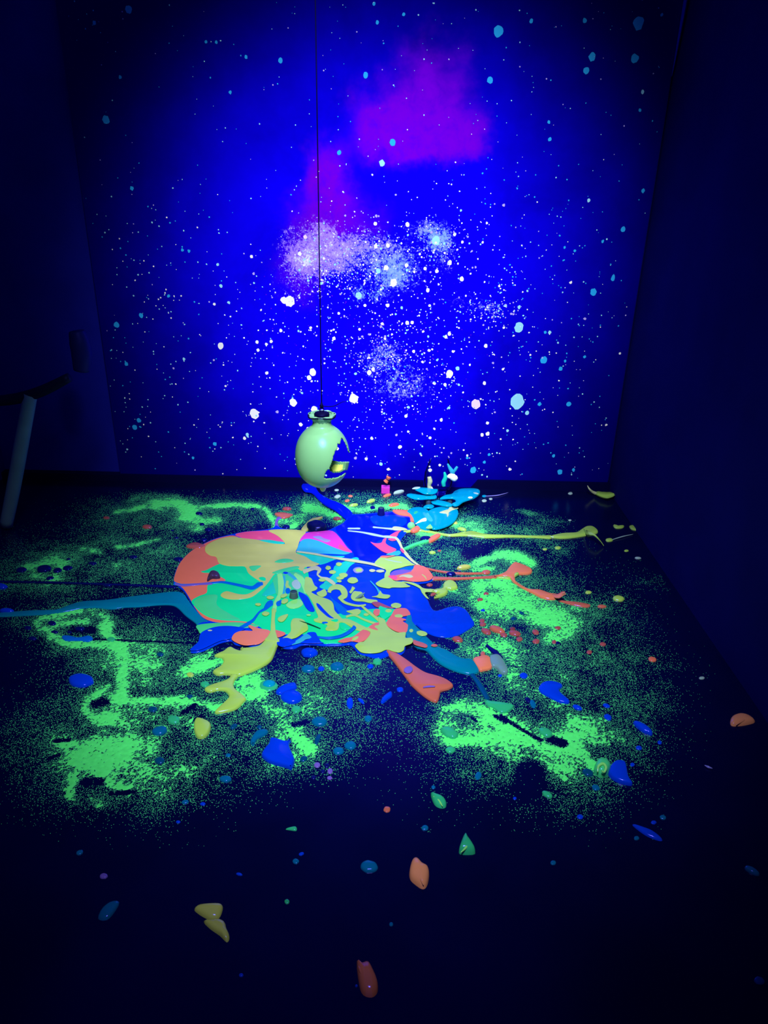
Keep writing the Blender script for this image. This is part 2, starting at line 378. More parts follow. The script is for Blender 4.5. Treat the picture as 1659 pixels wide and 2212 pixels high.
# ------------------------------------------------------------------ glowing green powder on the floor
#  dense strokes and loose drifts as they lie on the floor: (points, width, amount) and (x, y, rx, ry, amount)
STROKES = [
 ([(252,1106),(300,1099),(345,1096)],7,.8), ([(290,1077),(340,1074),(385,1078)],10,.75), ([(345,1092),(375,1086),(402,1098),(412,1112)],18,.95),
 ([(400,1098),(470,1094),(540,1092),(570,1098),(583,1120),(592,1140)],7,.95), ([(400,1120),(440,1128),(470,1124)],12,.75), ([(410,1140),(440,1142)],9,.6),
 ([(255,1183),(300,1176),(340,1165)],6,.85), ([(170,1188),(215,1194)],8,.7), ([(60,1222),(110,1212),(130,1222)],13,.7), ([(75,1245),(130,1252)],10,.45),
 ([(90,1338),(130,1328),(180,1320),(225,1326),(232,1345)],15,.85), ([(85,1350),(110,1372),(160,1390),(215,1392),(250,1398)],14,.85), ([(120,1350),(190,1345)],14,.75),
 ([(225,1352),(235,1375),(260,1398),(268,1430),(266,1470),(263,1505)],15,1.1), ([(245,1505),(300,1513),(370,1513),(430,1520),(470,1535)],13,1.0),
 ([(235,1480),(200,1505),(183,1522),(190,1540),(215,1552),(260,1560)],10,.7), ([(275,1430),(340,1440)],20,.45),
 ([(130,1600),(170,1612),(215,1606),(290,1602),(320,1610)],20,.85), ([(165,1640),(210,1650),(270,1630),(290,1615)],30,1.1), ([(165,1670),(152,1700),(158,1722)],13,.9), ([(225,1668),(250,1695),(275,1705)],18,1.0), ([(200,1725),(215,1740)],10,.6),
 ([(400,1450),(440,1440),(470,1430)],17,1.0), ([(415,1430),(455,1412)],9,.8), ([(520,1475),(548,1470),(560,1492),(530,1500)],19,1.1), ([(560,1450),(540,1466)],10,.8), ([(640,1590),(660,1612),(675,1618)],18,1.05),
 ([(745,1094),(780,1103),(815,1097),(860,1095),(880,1100)],9,1.1), ([(600,1128),(650,1120)],14,.75), ([(668,1100),(700,1105),(725,1118),(735,1128)],16,1.0), ([(630,1140),(650,1128)],9,.8),
 ([(905,1152),(950,1158)],9,.9), ([(985,1135),(1015,1140),(1040,1150)],13,.85), ([(1020,1222),(1040,1208),(1085,1200),(1125,1204),(1150,1216)],14,1.1), ([(1025,1232),(1065,1228)],9,.9),
 ([(1040,1265),(1080,1258),(1100,1275)],26,.95), ([(1050,1300),(1105,1300),(1150,1325),(1195,1345)],26,1.0), ([(1080,1398),(1050,1405)],10,.6), ([(1230,1360),(1180,1385)],20,.6),
 ([(965,1530),(1010,1520),(1040,1530)],20,.9), ([(1030,1535),(1070,1560),(1110,1582)],26,1.15), ([(960,1600),(1020,1600),(1080,1585),(1120,1590)],16,.95), ([(950,1560),(945,1585)],16,.7),
 ([(1110,1590),(1160,1612),(1200,1620),(1240,1618)],22,1.05), ([(1225,1590),(1245,1615),(1275,1650),(1290,1662)],13,1.15), ([(1235,1560),(1250,1575),(1238,1598)],24,.9), ([(1130,1640),(1180,1660),(1230,1655)],18,.75),
]
DRIFTS = [
 (330,1105,130,38,.42),(480,1110,150,32,.30),(200,1190,190,45,.38),(110,1240,170,38,.42),(320,1200,130,50,.24),(250,1265,190,26,.26),(640,1110,80,30,.40),
 (120,1345,110,48,.50),(200,1400,120,45,.36),(320,1420,130,70,.46),(330,1360,90,36,.16),(300,1520,190,70,.56),(150,1560,110,80,.20),(230,1650,190,85,.55),(120,1680,110,80,.18),(430,1510,110,80,.6),
 (470,1600,150,75,.5),(600,1560,110,80,.55),(680,1500,120,60,.36),(730,1450,110,45,.42),(640,1640,110,50,.36),(330,1700,140,55,.32),(540,1690,120,40,.18),(300,1770,160,40,.05),(780,1590,70,60,.16),(780,1520,70,40,.22),
 (800,1083,150,18,.40),(880,1120,60,18,.25),(1000,1140,80,26,.44),(960,1180,90,35,.38),(900,1200,40,40,.30),(960,1240,70,35,.34),(1000,1290,70,60,.36),(1155,1105,24,9,.5),(1180,1122,26,10,.24),(1150,1150,50,22,.34),(1190,1180,46,20,.34),
 (1090,1215,90,26,.45),(1110,1290,120,70,.55),(1190,1350,130,70,.45),(1270,1340,90,60,.30),(1050,1370,90,50,.40),(1000,1400,70,30,.22),(1100,1430,110,50,.36),(1250,1440,130,80,.42),(1330,1500,110,90,.30),(1390,1560,70,80,.14),
 (1150,1510,150,60,.42),(1010,1570,110,65,.55),(1150,1610,150,75,.55),(1270,1590,130,90,.46),(1330,1640,90,70,.26),(1050,1660,130,50,.34),(1200,1700,150,60,.26),(1100,1740,150,40,.08),(1300,1740,130,50,.06),(1350,1250,50,30,.06),(1400,1255,45,16,.12),
]
BARE = [ # places swept bare: (points, width)
 ([(1082,1546),(1110,1565),(1140,1584),(1168,1600)],7),([(1068,1546),(1080,1552),(1092,1560)],8),([(1190,1598),(1216,1606)],17),([(1020,1551),(1028,1558)],5),([(1145,1670),(1147,1700)],58),
 ([(1010,1196),(1050,1186)],26),([(395,1540),(420,1524)],9),([(420,1556),(437,1546)],8),([(0,1256),(130,1259),(250,1263),(378,1268)],6),([(200,1380),(330,1386),(430,1391)],4),
 ([(440,1393),(462,1392),(490,1398),(515,1404)],6),([(635,1565),(662,1560)],10),([(120,1600),(150,1598)],9),([(105,1640),(128,1630)],7),([(185,1690),(215,1688)],18),([(240,1715),(290,1710)],10),
 ([(205,1520),(225,1515)],17),([(855,1400),(900,1440)],30),([(380,1310),(420,1345)],20),([(760,1425),(790,1428)],7),([(160,1360),(200,1362)],14),([(905,1360),(980,1395)],16),([(935,1300),(920,1320)],24),([(905,1268),(945,1262)],16)]
def seg_d(px, py, pts):
    p = crom(pts, 3, False); d = np.full(px.shape, 1e9)
    for a, b in zip(p[:-1], p[1:]):
        e = b - a; t = np.clip(((px - a[0]) * e[0] + (py - a[1]) * e[1]) / (e @ e + 1e-9), 0, 1)
        d = np.minimum(d, (px - a[0] - t * e[0]) ** 2 + ((py - a[1] - t * e[1]) * 1.25) ** 2)
    return np.sqrt(d)
def powder(P3):
    px, py = proj(P3); X, Y = P3[:, 0], P3[:, 1]
    wx = (fbm(X, Y, 5.0, 3) - .5) * 60; wy = (fbm(X + 9, Y + 4, 5.0, 3) - .5) * 34
    qx, qy = px + wx, py + wy
    keep = np.ones(px.shape); loose = np.ones(px.shape)
    for pts, wd, a in STROKES:
        d = seg_d(px + wx * .3, py + wy * .3, pts); keep *= 1 - np.clip(a * np.exp(-(d / (wd * .95)) ** 2), 0, .99)
    for x, y, rx, ry, a in DRIFTS:
        q = ((qx - x) / rx) ** 2 + ((qy - y) / ry) ** 2; loose *= 1 - a * np.exp(-q ** 1.3 * .9)
    wis = fbm(X * 1.0, Y * .8, 22.0, 4); wis2 = fbm(X + 3, Y + 8, 7.0, 4)
    S = (1 - keep) * np.clip(.42 + 1.15 * wis, 0, 1.3)
    D = (1 - loose) * np.clip(-.32 + 1.7 * wis2 + .9 * (wis - .3), .25, 1.6)
    T = 1 - (1 - np.clip(S, 0, 1)) * (1 - np.clip(D, 0, 1))
    T = T * np.clip((py - 1058 + wy * .25) / 26, 0, 1)
    for pts, wd in BARE:
        d = seg_d(px + wx * .08, py + wy * .08, pts); T *= 1 - np.clip(1.35 * np.exp(-(d / (wd * .62)) ** 4), 0, .97)
    return T
pw_m = mat('green_glow_powder', C(80, 250, 120, 1.0), rough=.9, spec=.05, vary=.25, vscale=70)
pw_t = mat('green_glow_grains', C(74, 206, 138, 1.0), rough=.9, spec=.05, vary=.25, vscale=90)
BASE = [(375,1258),(376,1245),(383,1225),(395,1208),(412,1192),(432,1180),(455,1168),(480,1160),(520,1151),(555,1147),(585,1143),(597,1136),(612,1143),(640,1146),(665,1150),(700,1149),(722,1140),(740,1131),(750,1119),(757,1112),
 (775,1112),(800,1110),(830,1107),(860,1105),(885,1108),(897,1118),(897,1132),(890,1142),(880,1149),(874,1157),(867,1165),(866,1176),(870,1188),(878,1199),(887,1210),(897,1220),(910,1225),(925,1231),(933,1243),(938,1251),(925,1259),(905,1263),
 (912,1275),(916,1285),(925,1298),(930,1310),(938,1320),(950,1319),(968,1313),(988,1311),(1006,1318),(1018,1335),(1025,1350),(1010,1362),(990,1373),(965,1378),(940,1375),(915,1364),(895,1350),(885,1372),(878,1392),(873,1410),(860,1416),(835,1410),(800,1418),(776,1413),(765,1401),
 (755,1394),(735,1396),(700,1396),(680,1394),(652,1395),(636,1402),(615,1402),(601,1396),(575,1400),(545,1398),(510,1394),(500,1386),(480,1389),(465,1395),(440,1407),(422,1411),(411,1409),(419,1400),(429,1390),(434,1372),(426,1352),(437,1345),(450,1343),(435,1335),(418,1312),(405,1290),(395,1276),(382,1266)]
def inside(px, py, poly):
    r = np.zeros(px.shape, bool); j = len(poly) - 1
    for i in range(len(poly)):
        xi, yi = poly[i]; xj, yj = poly[j]
        r ^= ((yi > py) != (yj > py)) & (px < (xj - xi) * (py - yi) / (yj - yi + 1e-12) + xi); j = i
    return r
rs = np.random.RandomState(3)
gx0, gx1, gy0, gy1 = -2.05, 1.25, 1.25, WALLY - .05
st = .0052
gx = np.arange(gx0, gx1, st); gy = np.arange(gy0, gy1, st); GX, GY = np.meshgrid(gx, gy)
P3 = np.stack([GX.ravel(), GY.ravel(), np.zeros(GX.size)], 1); T = powder(P3)
px, py = proj(P3); T[inside(px, py, BASE)] = 0
TG = T.reshape(GX.shape)
def fast_mesh(name, V, F, m, k):
    me = bpy.data.meshes.new(name); V = V.reshape(-1, 3); F = F.reshape(-1, k)
    me.vertices.add(len(V)); me.vertices.foreach_set('co', V.astype(np.float32).ravel())
    me.loops.add(F.size); me.loops.foreach_set('vertex_index', F.astype(np.int32).ravel())
    me.polygons.add(len(F)); me.polygons.foreach_set('loop_start', np.arange(0, F.size, k, dtype=np.int32))
    me.update(calc_edges=True); me.materials.append(m)
    o = bpy.data.objects.new(name, me); col.objects.link(o); return o
# banked powder: a low rough sheet that rises out of the floor where the powder lies thick
Hh = np.clip(T - .75 + (rs.rand(len(T)) - .5) * .62, -.25, .28)
P3[:, 2] = Hh * .009; P3[:, :2] += (rs.rand(len(T), 2) - .5) * st * .8
I = np.arange(len(T)).reshape(GX.shape)
Fq = np.stack([I[:-1, :-1], I[:-1, 1:], I[1:, 1:], I[1:, :-1]], -1).reshape(-1, 4)
Fq = Fq[(Hh[Fq] > 0).any(1)]
used = np.unique(Fq); mp = np.zeros(len(T), int); mp[used] = np.arange(len(used))
ps = fast_mesh('powder_bank', P3[used], mp[Fq], pw_m, 4); ps.data.shade_smooth()
setp(ps, 'thick bright green powder banks swept in streaks across the floor', 'powder', kind='stuff')
# loose grains
NC = 5200000
X = rs.uniform(gx0, gx1 - st * 2, NC); Y = rs.uniform(gy0, gy1 - st * 2, NC)
fx = (X - gx0) / st; fy = (Y - gy0) / st; ix = fx.astype(int); iy = fy.astype(int); fx -= ix; fy -= iy
ix = np.clip(ix, 0, TG.shape[1] - 2); iy = np.clip(iy, 0, TG.shape[0] - 2)
T = (TG[iy, ix] * (1 - fx) + TG[iy, ix + 1] * fx) * (1 - fy) + (TG[iy + 1, ix] * (1 - fx) + TG[iy + 1, ix + 1] * fx) * fy
pr = np.where(T > .001, np.clip(T, 0, 1) ** 1.25 * .42 + .0006, 0) * np.where(T > .9, .45, 1)
G = np.stack([X, Y, np.zeros(NC)], 1)[rs.rand(NC) < pr]
px, py = proj(G); G = G[(px > -60) & (px < 1720) & (py < 1880)]; n = len(G)
r_ = rs.uniform(.0007, .00155, n); th = rs.uniform(0, 6.283, n)
vv = np.zeros((n, 4, 3))
for k in range(3):
    a = th + k * 2.0944
    vv[:, k, 0] = G[:, 0] + r_ * np.cos(a); vv[:, k, 1] = G[:, 1] + r_ * np.sin(a)
vv[:, 3, :2] = G[:, :2]; vv[:, 3, 2] = r_ * .9
ff = np.array([[0, 1, 3], [1, 2, 3], [2, 0, 3]])[None] + 4 * np.arange(n)[:, None, None]
pg = fast_mesh('glow_powder', vv, ff, pw_t, 3)
setp(pg, 'loose green glowing powder grains scattered over the black floor', 'powder', kind='stuff')
print('GRAINS', n, 'BANK', len(Fq))

# ------------------------------------------------------------------ the great paint puddle
PO = flo(660, 1300)
pool = thing('paint_puddle', (PO[0], PO[1], 0), 'large multicoloured glowing paint puddle in the middle of the floor', 'paint puddle')
LAY = [0]
def part(name, px, c, lay=1, h=.0012, bev=.0022, n=4, label=None):
    LAY[0] += .00003
    o = slab(name, px, P(c), pool, z0=.0042 + .0007 * lay + LAY[0], h=h, bev=bev, n=n)
    if label: o['label'] = label
    return o
slab('blue_pool', BASE, P('blue'), pool, 0, .0055, .006)
part('blue_channel', [(651,1053),(657,1046),(668,1047),(681,1053),(690,1067),(710,1080),(735,1090),(752,1101),(762,1113),(750,1124),(738,1117),(724,1106),(705,1096),(690,1084),(674,1068),(658,1064)], 'deepblue', 0, .006, .005)
for n_, px, c in [
 ('deep_blue_pool', [(725,1143),(745,1130),(757,1116),(790,1113),(830,1110),(870,1108),(888,1114),(892,1130),(880,1144),(862,1150),(845,1158),(828,1166),(812,1176),(822,1192),(838,1200),(825,1205),(810,1216),(770,1208),(762,1196),(748,1178),(735,1162)], 'deepblue'),
 ('light_blue_pool', [(800,1118),(835,1114),(870,1117),(880,1128),(868,1140),(835,1141),(808,1135)], 'blue'),
 ('coral_pool', [(376,1257),(378,1244),(385,1225),(396,1209),(413,1193),(433,1181),(456,1170),(482,1162),(510,1160),(530,1180),(545,1230),(540,1300),(560,1354),(530,1351),(480,1348),(455,1344),(436,1334),(420,1313),(407,1290),(396,1274),(384,1265)], 'coral'),
 ('pink_patch', [(508,1157),(530,1151),(560,1149),(585,1148),(598,1156),(614,1174),(590,1173),(560,1168),(530,1166)], 'pink'),
 ('magenta_patch', [(648,1172),(652,1158),(668,1152),(690,1150),(718,1149),(735,1164),(750,1184),(761,1195),(745,1195),(720,1186),(690,1173),(665,1169)], 'magenta'),
 ('coral_edge', [(735,1178),(748,1186),(760,1194),(745,1193),(730,1186)], 'pink'),
 ('cyan_patch', [(641,1198),(645,1180),(652,1169),(668,1166),(690,1171),(720,1184),(745,1193),(757,1196),(745,1200),(720,1199),(690,1198),(665,1196)], 'cyan'),
 ('aqua_patch', [(642,1196),(665,1196),(690,1199),(720,1203),(745,1204),(722,1212),(692,1222),(668,1212),(655,1204)], 'aqua'),
 ('violet_flecks', [(675,1162),(690,1160),(700,1165),(715,1170),(705,1174),(690,1169)], 'lilac'),
 ('green_pool', [(414,1300),(430,1290),(446,1283),(449,1266),(470,1260),(487,1256),(470,1246),(458,1241),(440,1240),(434,1237),(445,1234),(455,1229),(470,1222),(500,1212),(560,1200),(620,1195),(650,1200),(665,1235),(672,1280),(690,1320),(704,1332),(745,1326),(790,1319),(832,1318),(848,1330),(846,1345),(828,1356),(800,1362),(775,1374),(745,1391),(715,1393),(697,1392),(680,1372),(660,1374),(640,1370),(618,1373),(585,1372),(556,1354),(530,1346),(480,1343),(452,1337),(432,1325),(419,1311)], 'green'),
 ('green_band', [(426,1353),(470,1348),(520,1347),(562,1354),(530,1359),(480,1358),(450,1364),(434,1371),(429,1365)], 'leafgreen'),
 ('sea_green_gradient', [(418,1303),(440,1290),(470,1288),(470,1310),(500,1330),(520,1342),(480,1341),(452,1335),(433,1323)], 'leafgreen'),
 ('teal_patch', [(722,1226),(742,1216),(768,1206),(775,1212),(757,1225),(747,1240),(735,1256),(720,1265),(708,1268),(700,1260),(718,1245)], 'aqua'),
 ('teal_streak', [(712,1290),(722,1299),(740,1312),(758,1328),(742,1332),(729,1322),(720,1306)], 'midblue'),
 ('teal_streak', [(700,1262),(712,1262),(724,1266),(712,1276),(700,1275),(690,1270)], 'aqua'),
]: part(n_, px, c, 1)
YEL = [('yellow_flow', [(443,1190),(447,1180),(470,1168),(500,1162),(525,1165),(560,1169),(590,1175),(612,1178),(614,1174),(600,1160),(580,1149),(600,1146),(640,1147),(661,1151),(650,1165),(643,1185),(640,1197),(660,1205),(675,1215),(690,1221),(675,1226),(660,1228),(652,1236),(640,1230),(620,1232),(603,1239),(592,1244),(582,1258),(572,1270),(560,1281),(545,1292),(525,1297),(500,1298),(482,1294),(477,1287),(490,1280),(515,1286),(535,1286),(555,1275),(567,1264),(560,1258),(548,1250),(536,1240),(529,1227),(510,1226),(490,1225),(473,1219),(467,1206),(455,1203),(446,1197)], 'olive')]
for n_, px, c in YEL: part(n_, px, c, 2, label='broad mustard yellow paint flow')
for n_, px, c in [
 ('green_eye', [(593,1217),(605,1211),(622,1210),(635,1214),(625,1218),(605,1219)], 'leafgreen'),
 ('green_patch', [(540,1226),(564,1225),(557,1232),(548,1237),(541,1233)], 'leafgreen'),
 ('green_patch', [(559,1252),(566,1249),(574,1252),(573,1258),(565,1257)], 'green'),
 ('green_patch', [(588,1240),(610,1232),(640,1226),(646,1230),(625,1237),(600,1243)], 'leafgreen'),
 ('aqua_sliver', [(560,1170),(580,1169),(600,1172),(613,1174),(612,1178),(590,1177)], 'aqua'),
 ('blue_stream', stroke([(376,1263),(395,1267),(440,1264),(470,1261),(485,1261),(520,1268),(545,1273),(558,1266),(568,1264)], [7,5,4,4,5,6,8,10,6]), 'midblue'),
 ('violet_stream', stroke([(378,1264),(395,1268),(430,1265),(458,1264)], [5,4,4,4]), 'purple'),
 ('aqua_leaf', [(566,1290),(577,1275),(588,1262),(597,1255),(603,1268),(600,1281),(588,1288)], 'aqua'),
 ('green_mound', [(590,1252),(605,1243),(630,1238),(650,1242),(662,1258),(664,1282),(655,1292),(640,1285),(620,1292),(600,1290),(592,1272)], 'leafgreen'),
 ('cyan_streak', stroke([(614,1247),(614,1268),(612,1288)], [6,9,6]), 'cyan'),
 ('cyan_streak', stroke([(622,1241),(638,1254),(652,1266)], [7,8,5]), 'cyan'),
 ('lime_streak', stroke([(636,1243),(648,1253),(657,1266),(660,1285)], [6,14,14,6]), 'lime'),
 ('lime_streak', stroke([(622,1258),(620,1268),(628,1276)], [5,9,6]), 'yellow'),
 ('blue_spot', ell(617,1241,6,3), 'blue'),
 ('blue_spot', ell(622,1280,6,7), 'midblue'),
 ('pale_splash', [(630,1262),(640,1255),(648,1262),(650,1272),(642,1277),(633,1272)], 'pale'),
 ('lime_streak', stroke([(604,1243),(607,1262),(605,1288),(596,1305),(592,1325)], [10,14,10,9,9]), 'lime'),
 ('lime_glow', [(618,1310),(632,1300),(648,1298),(655,1308),(645,1316),(628,1318)], 'lime'),
 ('blue_streak', [(645,1282),(655,1285),(665,1292),(672,1305),(680,1322),(672,1325),(662,1318),(653,1302),(646,1290)], 'blue'),
 ('blue_patch', [(569,1320),(575,1306),(584,1300),(590,1303),(585,1312),(575,1318)], 'midblue'),
 ('blue_patch', [(597,1304),(608,1300),(606,1311),(597,1312)], 'midblue'),
 ('blue_thread', stroke([(588,1306),(574,1318),(560,1326),(548,1342),(534,1352),(518,1360)], [8,6,4,6,8,5]), 'midblue'),
 ('yellow_web', [(660,1250),(672,1252),(677,1262),(680,1268),(686,1273),(682,1278),(673,1282),(682,1288),(694,1293),(709,1298),(717,1303),(721,1311),(723,1322),(733,1333),(740,1340),(750,1340),(765,1346),(785,1356),(803,1363),(818,1368),(800,1376),(785,1369),(768,1364),(750,1353),(739,1348),(733,1350),(732,1358),(727,1365),(708,1366),(703,1362),(707,1355),(700,1351),(690,1349),(680,1346),(678,1341),(687,1337),(683,1325),(680,1315),(675,1305),(668,1293),(660,1283),(657,1274),(658,1262)], 'yellow'),
 ('yellow_drop', [(684,1284),(692,1280),(701,1276),(706,1283),(705,1289),(697,1293),(688,1290)], 'yellow'),
 ('yellow_ribbon', stroke([(711,1283),(714,1276),(724,1271),(736,1273),(743,1281),(744,1290),(737,1294)], [7,9,11,12,14,13,9]), 'yellow'),
 ('yellow_ribbon', stroke([(733,1292),(742,1303),(757,1309),(775,1312),(790,1310)], [8,6,5,4,3]), 'yellow'),
 ('yellow_ribbon', stroke([(780,1311),(796,1325),(810,1336),(824,1347),(834,1356)], [4,6,6,9,16]), 'yellow'),
 ('yellow_drop', [(758,1291),(764,1281),(772,1281),(782,1283),(789,1295),(800,1298),(814,1300),(814,1304),(800,1306),(785,1303),(768,1302),(760,1298)], 'yellow'),
 ('yellow_curl', stroke([(756,1284),(760,1279),(764,1272)], [5,6,7]), 'yellow'),
 ('yellow_drop', [(748,1324),(760,1321),(774,1319),(780,1325),(772,1332),(760,1329)], 'yellow'),
 ('yellow_thread', stroke([(748,1336),(765,1332),(782,1340),(800,1347),(820,1353)], [4,5,4,5,5]), 'yellow'),
 ('yellow_drop', ell(791,1331,6,3), 'yellow'),
 ('yellow_loop', stroke([(655,1238),(668,1234),(680,1230),(690,1234),(686,1244),(694,1251),(706,1254),(716,1260),(723,1266)], [9,8,9,9,4,4,7,8,6]), 'paleyellow'),
 ('yellow_drop', ell(696,1256,8,3.5), 'yellow'),
 ('blue_streak', [(683,1307),(690,1309),(700,1320),(713,1333),(722,1340),(710,1338),(695,1326),(686,1316)], 'blue'),
 ('green_patch', [(714,1344),(728,1341),(731,1345),(725,1348)], 'green'),
 ('green_patch', [(735,1352),(743,1349),(753,1356),(758,1362),(745,1364),(736,1362)], 'green'),
 ('blue_patch', ell(702,1349,7,2.5), 'midblue'),
 ('yellow_drop', ell(732,1222,6.5,4), 'yellow'), ('yellow_drop', ell(709,1230,6,4.5), 'yellow'), ('yellow_drop', ell(718,1239,7.5,4), 'yellow'),
 ('yellow_drop', ell(742,1246,9.5,5), 'yellow'), ('yellow_drop', ell(735,1252,8.5,3.6), 'yellow'), ('yellow_drop', ell(762,1257,11.5,6.5), 'yellow'), ('yellow_drop', ell(733,1259,5,2.5), 'yellow'),
 ('lilac_rim', ell(774,1235,11,6.5), 'lilac'), ('yellow_drop', ell(775,1235.5,8.5,4.5), 'yellow'), ('pale_drop', ell(804,1236,7,3), 'paleyellow'), ('pale_drop', ell(821,1237,9,3), 'paleyellow'),
 ('yellow_line', stroke([(642,1195),(680,1200),(720,1208),(760,1214),(800,1221),(832,1229)], [3,4,4,6,5,8]), 'paleyellow'),
 ('yellow_patch', [(809,1220),(815,1212),(823,1207),(836,1209),(855,1205),(870,1206),(881,1213),(890,1220),(896,1224),(880,1226),(866,1230),(850,1234),(843,1240),(841,1249),(831,1252),(831,1243),(834,1236),(826,1230),(815,1226)], 'yellow'),
 ('coral_sliver', [(821,1208),(825,1204),(840,1204),(854,1203),(845,1206),(832,1209)], 'coral'),
 ('lilac_thread', stroke([(832,1212),(850,1216),(868,1219)], [2,3,2]), 'pale'),
 ('teal_patch', [(834,1201),(850,1195),(862,1193),(866,1198),(860,1203),(845,1203)], 'cyan'),
 ('pale_rim', stroke([(828,1162),(852,1164),(862,1174),(868,1187),(878,1201),(891,1215),(908,1227)], [3,5,6,5,7,5,3]), 'paleyellow'),
 ('pale_line', stroke([(752,1150),(780,1153),(806,1158),(832,1163),(855,1165)], [2,3,5,4,3]), 'pale'),
 ('pale_line', stroke([(806,1142),(826,1144),(848,1146)], [3,3,4]), 'pale'), ('pale_line', stroke([(752,1145),(777,1145)], 3), 'pale'),
 ('yellow_patch', [(846,1146),(850,1141),(860,1141),(874,1144),(880,1148),(868,1149),(852,1149)], 'paleyellow'),
 ('pink_patch', [(842,1161),(848,1156),(858,1151),(867,1149),(861,1155),(856,1163)], 'pink'),
 ('pink_leaf', [(800,1174),(810,1177),(823,1176),(828,1168),(835,1166),(833,1176),(841,1183),(856,1190),(850,1196),(838,1199),(825,1194),(811,1184)], 'pink'),
 ('pink_patch', [(838,1168),(848,1166),(856,1170),(846,1172)], 'pink'),
 ('pink_patch', [(864,1190),(868,1188),(874,1196),(870,1198)], 'pink'),
 ('coral_patch', [(838,1249),(848,1243),(862,1240),(876,1240),(886,1236),(891,1231),(897,1224),(908,1225),(921,1230),(930,1240),(935,1249),(928,1257),(910,1260),(890,1260),(870,1257),(855,1258),(845,1254)], 'coral'),
 ('purple_patch', [(842,1247),(849,1238),(868,1234),(884,1234),(890,1238),(876,1243),(862,1246),(850,1248)], 'purple'),
 ('pink_patch', [(838,1250),(850,1246),(859,1251),(855,1257),(845,1254)], 'pink'),
 ('teal_patch', [(862,1233),(880,1228),(894,1227),(890,1236),(875,1235)], 'midblue'),
 ('yellow_leaf', [(861,1251),(868,1246),(885,1245),(893,1250),(884,1253),(871,1250)], 'paleyellow'),
 ('yellow_sliver', stroke([(911,1245),(918,1250),(921,1256)], [2,3,2]), 'yellow'),
 ('yellow_flow', [(812,1263),(825,1255),(836,1250),(844,1253),(853,1259),(870,1261),(880,1267),(886,1271),(870,1273),(848,1273),(840,1275),(822,1272),(814,1268)], 'yellow'),
 ('pale_thread', stroke([(800,1259),(812,1272),(820,1284)], [2,3,6]), 'cyan'),
 ('yellow_flow', [(803,1293),(815,1290),(821,1280),(827,1287),(840,1289),(843,1292),(836,1297),(820,1296),(812,1294)], 'yellow'),
 ('yellow_spill', [(868,1260),(890,1262),(905,1268),(916,1275),(940,1277),(948,1280),(935,1283),(918,1284),(926,1297),(920,1295),(911,1284),(906,1275),(890,1267)], 'yellow'),
 ('yellow_drop', ell(856,1312,11.5,5.5), 'yellow'),
 ('mauve_patch', [(803,1306),(815,1304),(835,1312),(851,1318),(832,1317),(815,1316),(808,1312)], 'rosebrown'),
 ('green_patch', [(820,1313),(835,1318),(854,1321),(849,1330),(838,1338),(830,1342),(820,1334),(818,1322)], 'green'),
 ('coral_patch', [(806,1327),(811,1320),(821,1322),(820,1331),(812,1335)], 'coral'),
 ('teal_patch', [(880,1333),(888,1334),(891,1348),(905,1363),(915,1371),(905,1388),(892,1390),(878,1380),(876,1350)], 'teal'),
 ('coral_patch', [(853,1320),(875,1318),(884,1325),(886,1333),(875,1335),(866,1338),(878,1343),(870,1346),(881,1353),(882,1359),(878,1371),(860,1370),(845,1363),(834,1353),(838,1343),(845,1333)], 'coral'),
 ('yellow_drop', ell(839,1324,7.5,4), 'yellow'), ('yellow_drop', ell(861,1335,10,4), 'yellow'), ('yellow_drop', ell(888,1367,5,4), 'yellow'),
 ('yellow_flow', [(818,1338),(830,1342),(834,1350),(838,1358),(848,1366),(860,1371),(876,1370),(876,1382),(888,1382),(893,1387),(888,1395),(875,1400),(872,1409),(862,1414),(850,1412),(835,1408),(820,1414),(800,1416),(781,1414),(771,1406),(767,1399),(776,1392),(786,1390),(797,1378),(800,1370),(793,1366),(785,1364),(797,1358),(810,1352),(817,1349)], 'yellow'),
 ('coral_patch', [(796,1359),(808,1351),(819,1349),(819,1355),(810,1358),(817,1364),(816,1367),(805,1365),(798,1362)], 'coral'),
 ('coral_patch', [(730,1390),(745,1383),(762,1380),(780,1367),(788,1365),(799,1370),(798,1378),(788,1388),(775,1392),(760,1390),(742,1393)], 'coral'),
 ('yellow_drop', ell(767,1384,9,4,-25), 'yellow'),
 ('blue_arc', stroke([(686,1380),(708,1383),(735,1379),(755,1369),(767,1358)], [3,6,7,8,8]), 'midblue'),
 ('blue_patch', [(663,1372),(680,1370),(686,1378),(693,1390),(697,1394),(652,1394),(656,1389),(670,1383)], 'blue'),
 ('sky_patch', [(626,1398),(648,1383),(662,1373),(674,1382),(660,1386),(650,1393)], 'cyan'),
 ('yellow_mound', [(628,1352),(632,1342),(641,1340),(655,1343),(664,1354),(665,1365),(655,1372),(642,1381),(630,1385),(620,1386),(611,1383),(619,1378),(628,1368)], 'yellow'),
 ('blue_drop', [(598,1393),(606,1385),(620,1382),(634,1387),(640,1392),(628,1399),(612,1402),(602,1399)], 'blue'),
 ('yellow_drop', ell(574,1330,8,4.5), 'yellow'), ('yellow_drop', [(600,1341),(607,1335),(622,1331),(620,1338),(612,1347),(603,1347)], 'yellow'), ('yellow_drop', ell(615,1303,8,5,-20), 'yellow'), ('yellow_drop', ell(613,1291,8,4,-20), 'yellow'),
 ('yellow_drop', ell(584,1295,8,3.5), 'yellow'), ('yellow_drop', ell(558,1310,6.5,3), 'yellow'), ('lime_drop', ell(667,1333,5,2), 'lime'),
 ('blue_flow', [(411,1409),(419,1400),(429,1390),(433,1374),(446,1365),(470,1358),(500,1357),(530,1362),(520,1368),(505,1375),(500,1384),(480,1388),(465,1394),(440,1406),(424,1410)], 'blue'),
 ('pale_drop', ell(454,1367,6,2.2), 'paleyellow'),
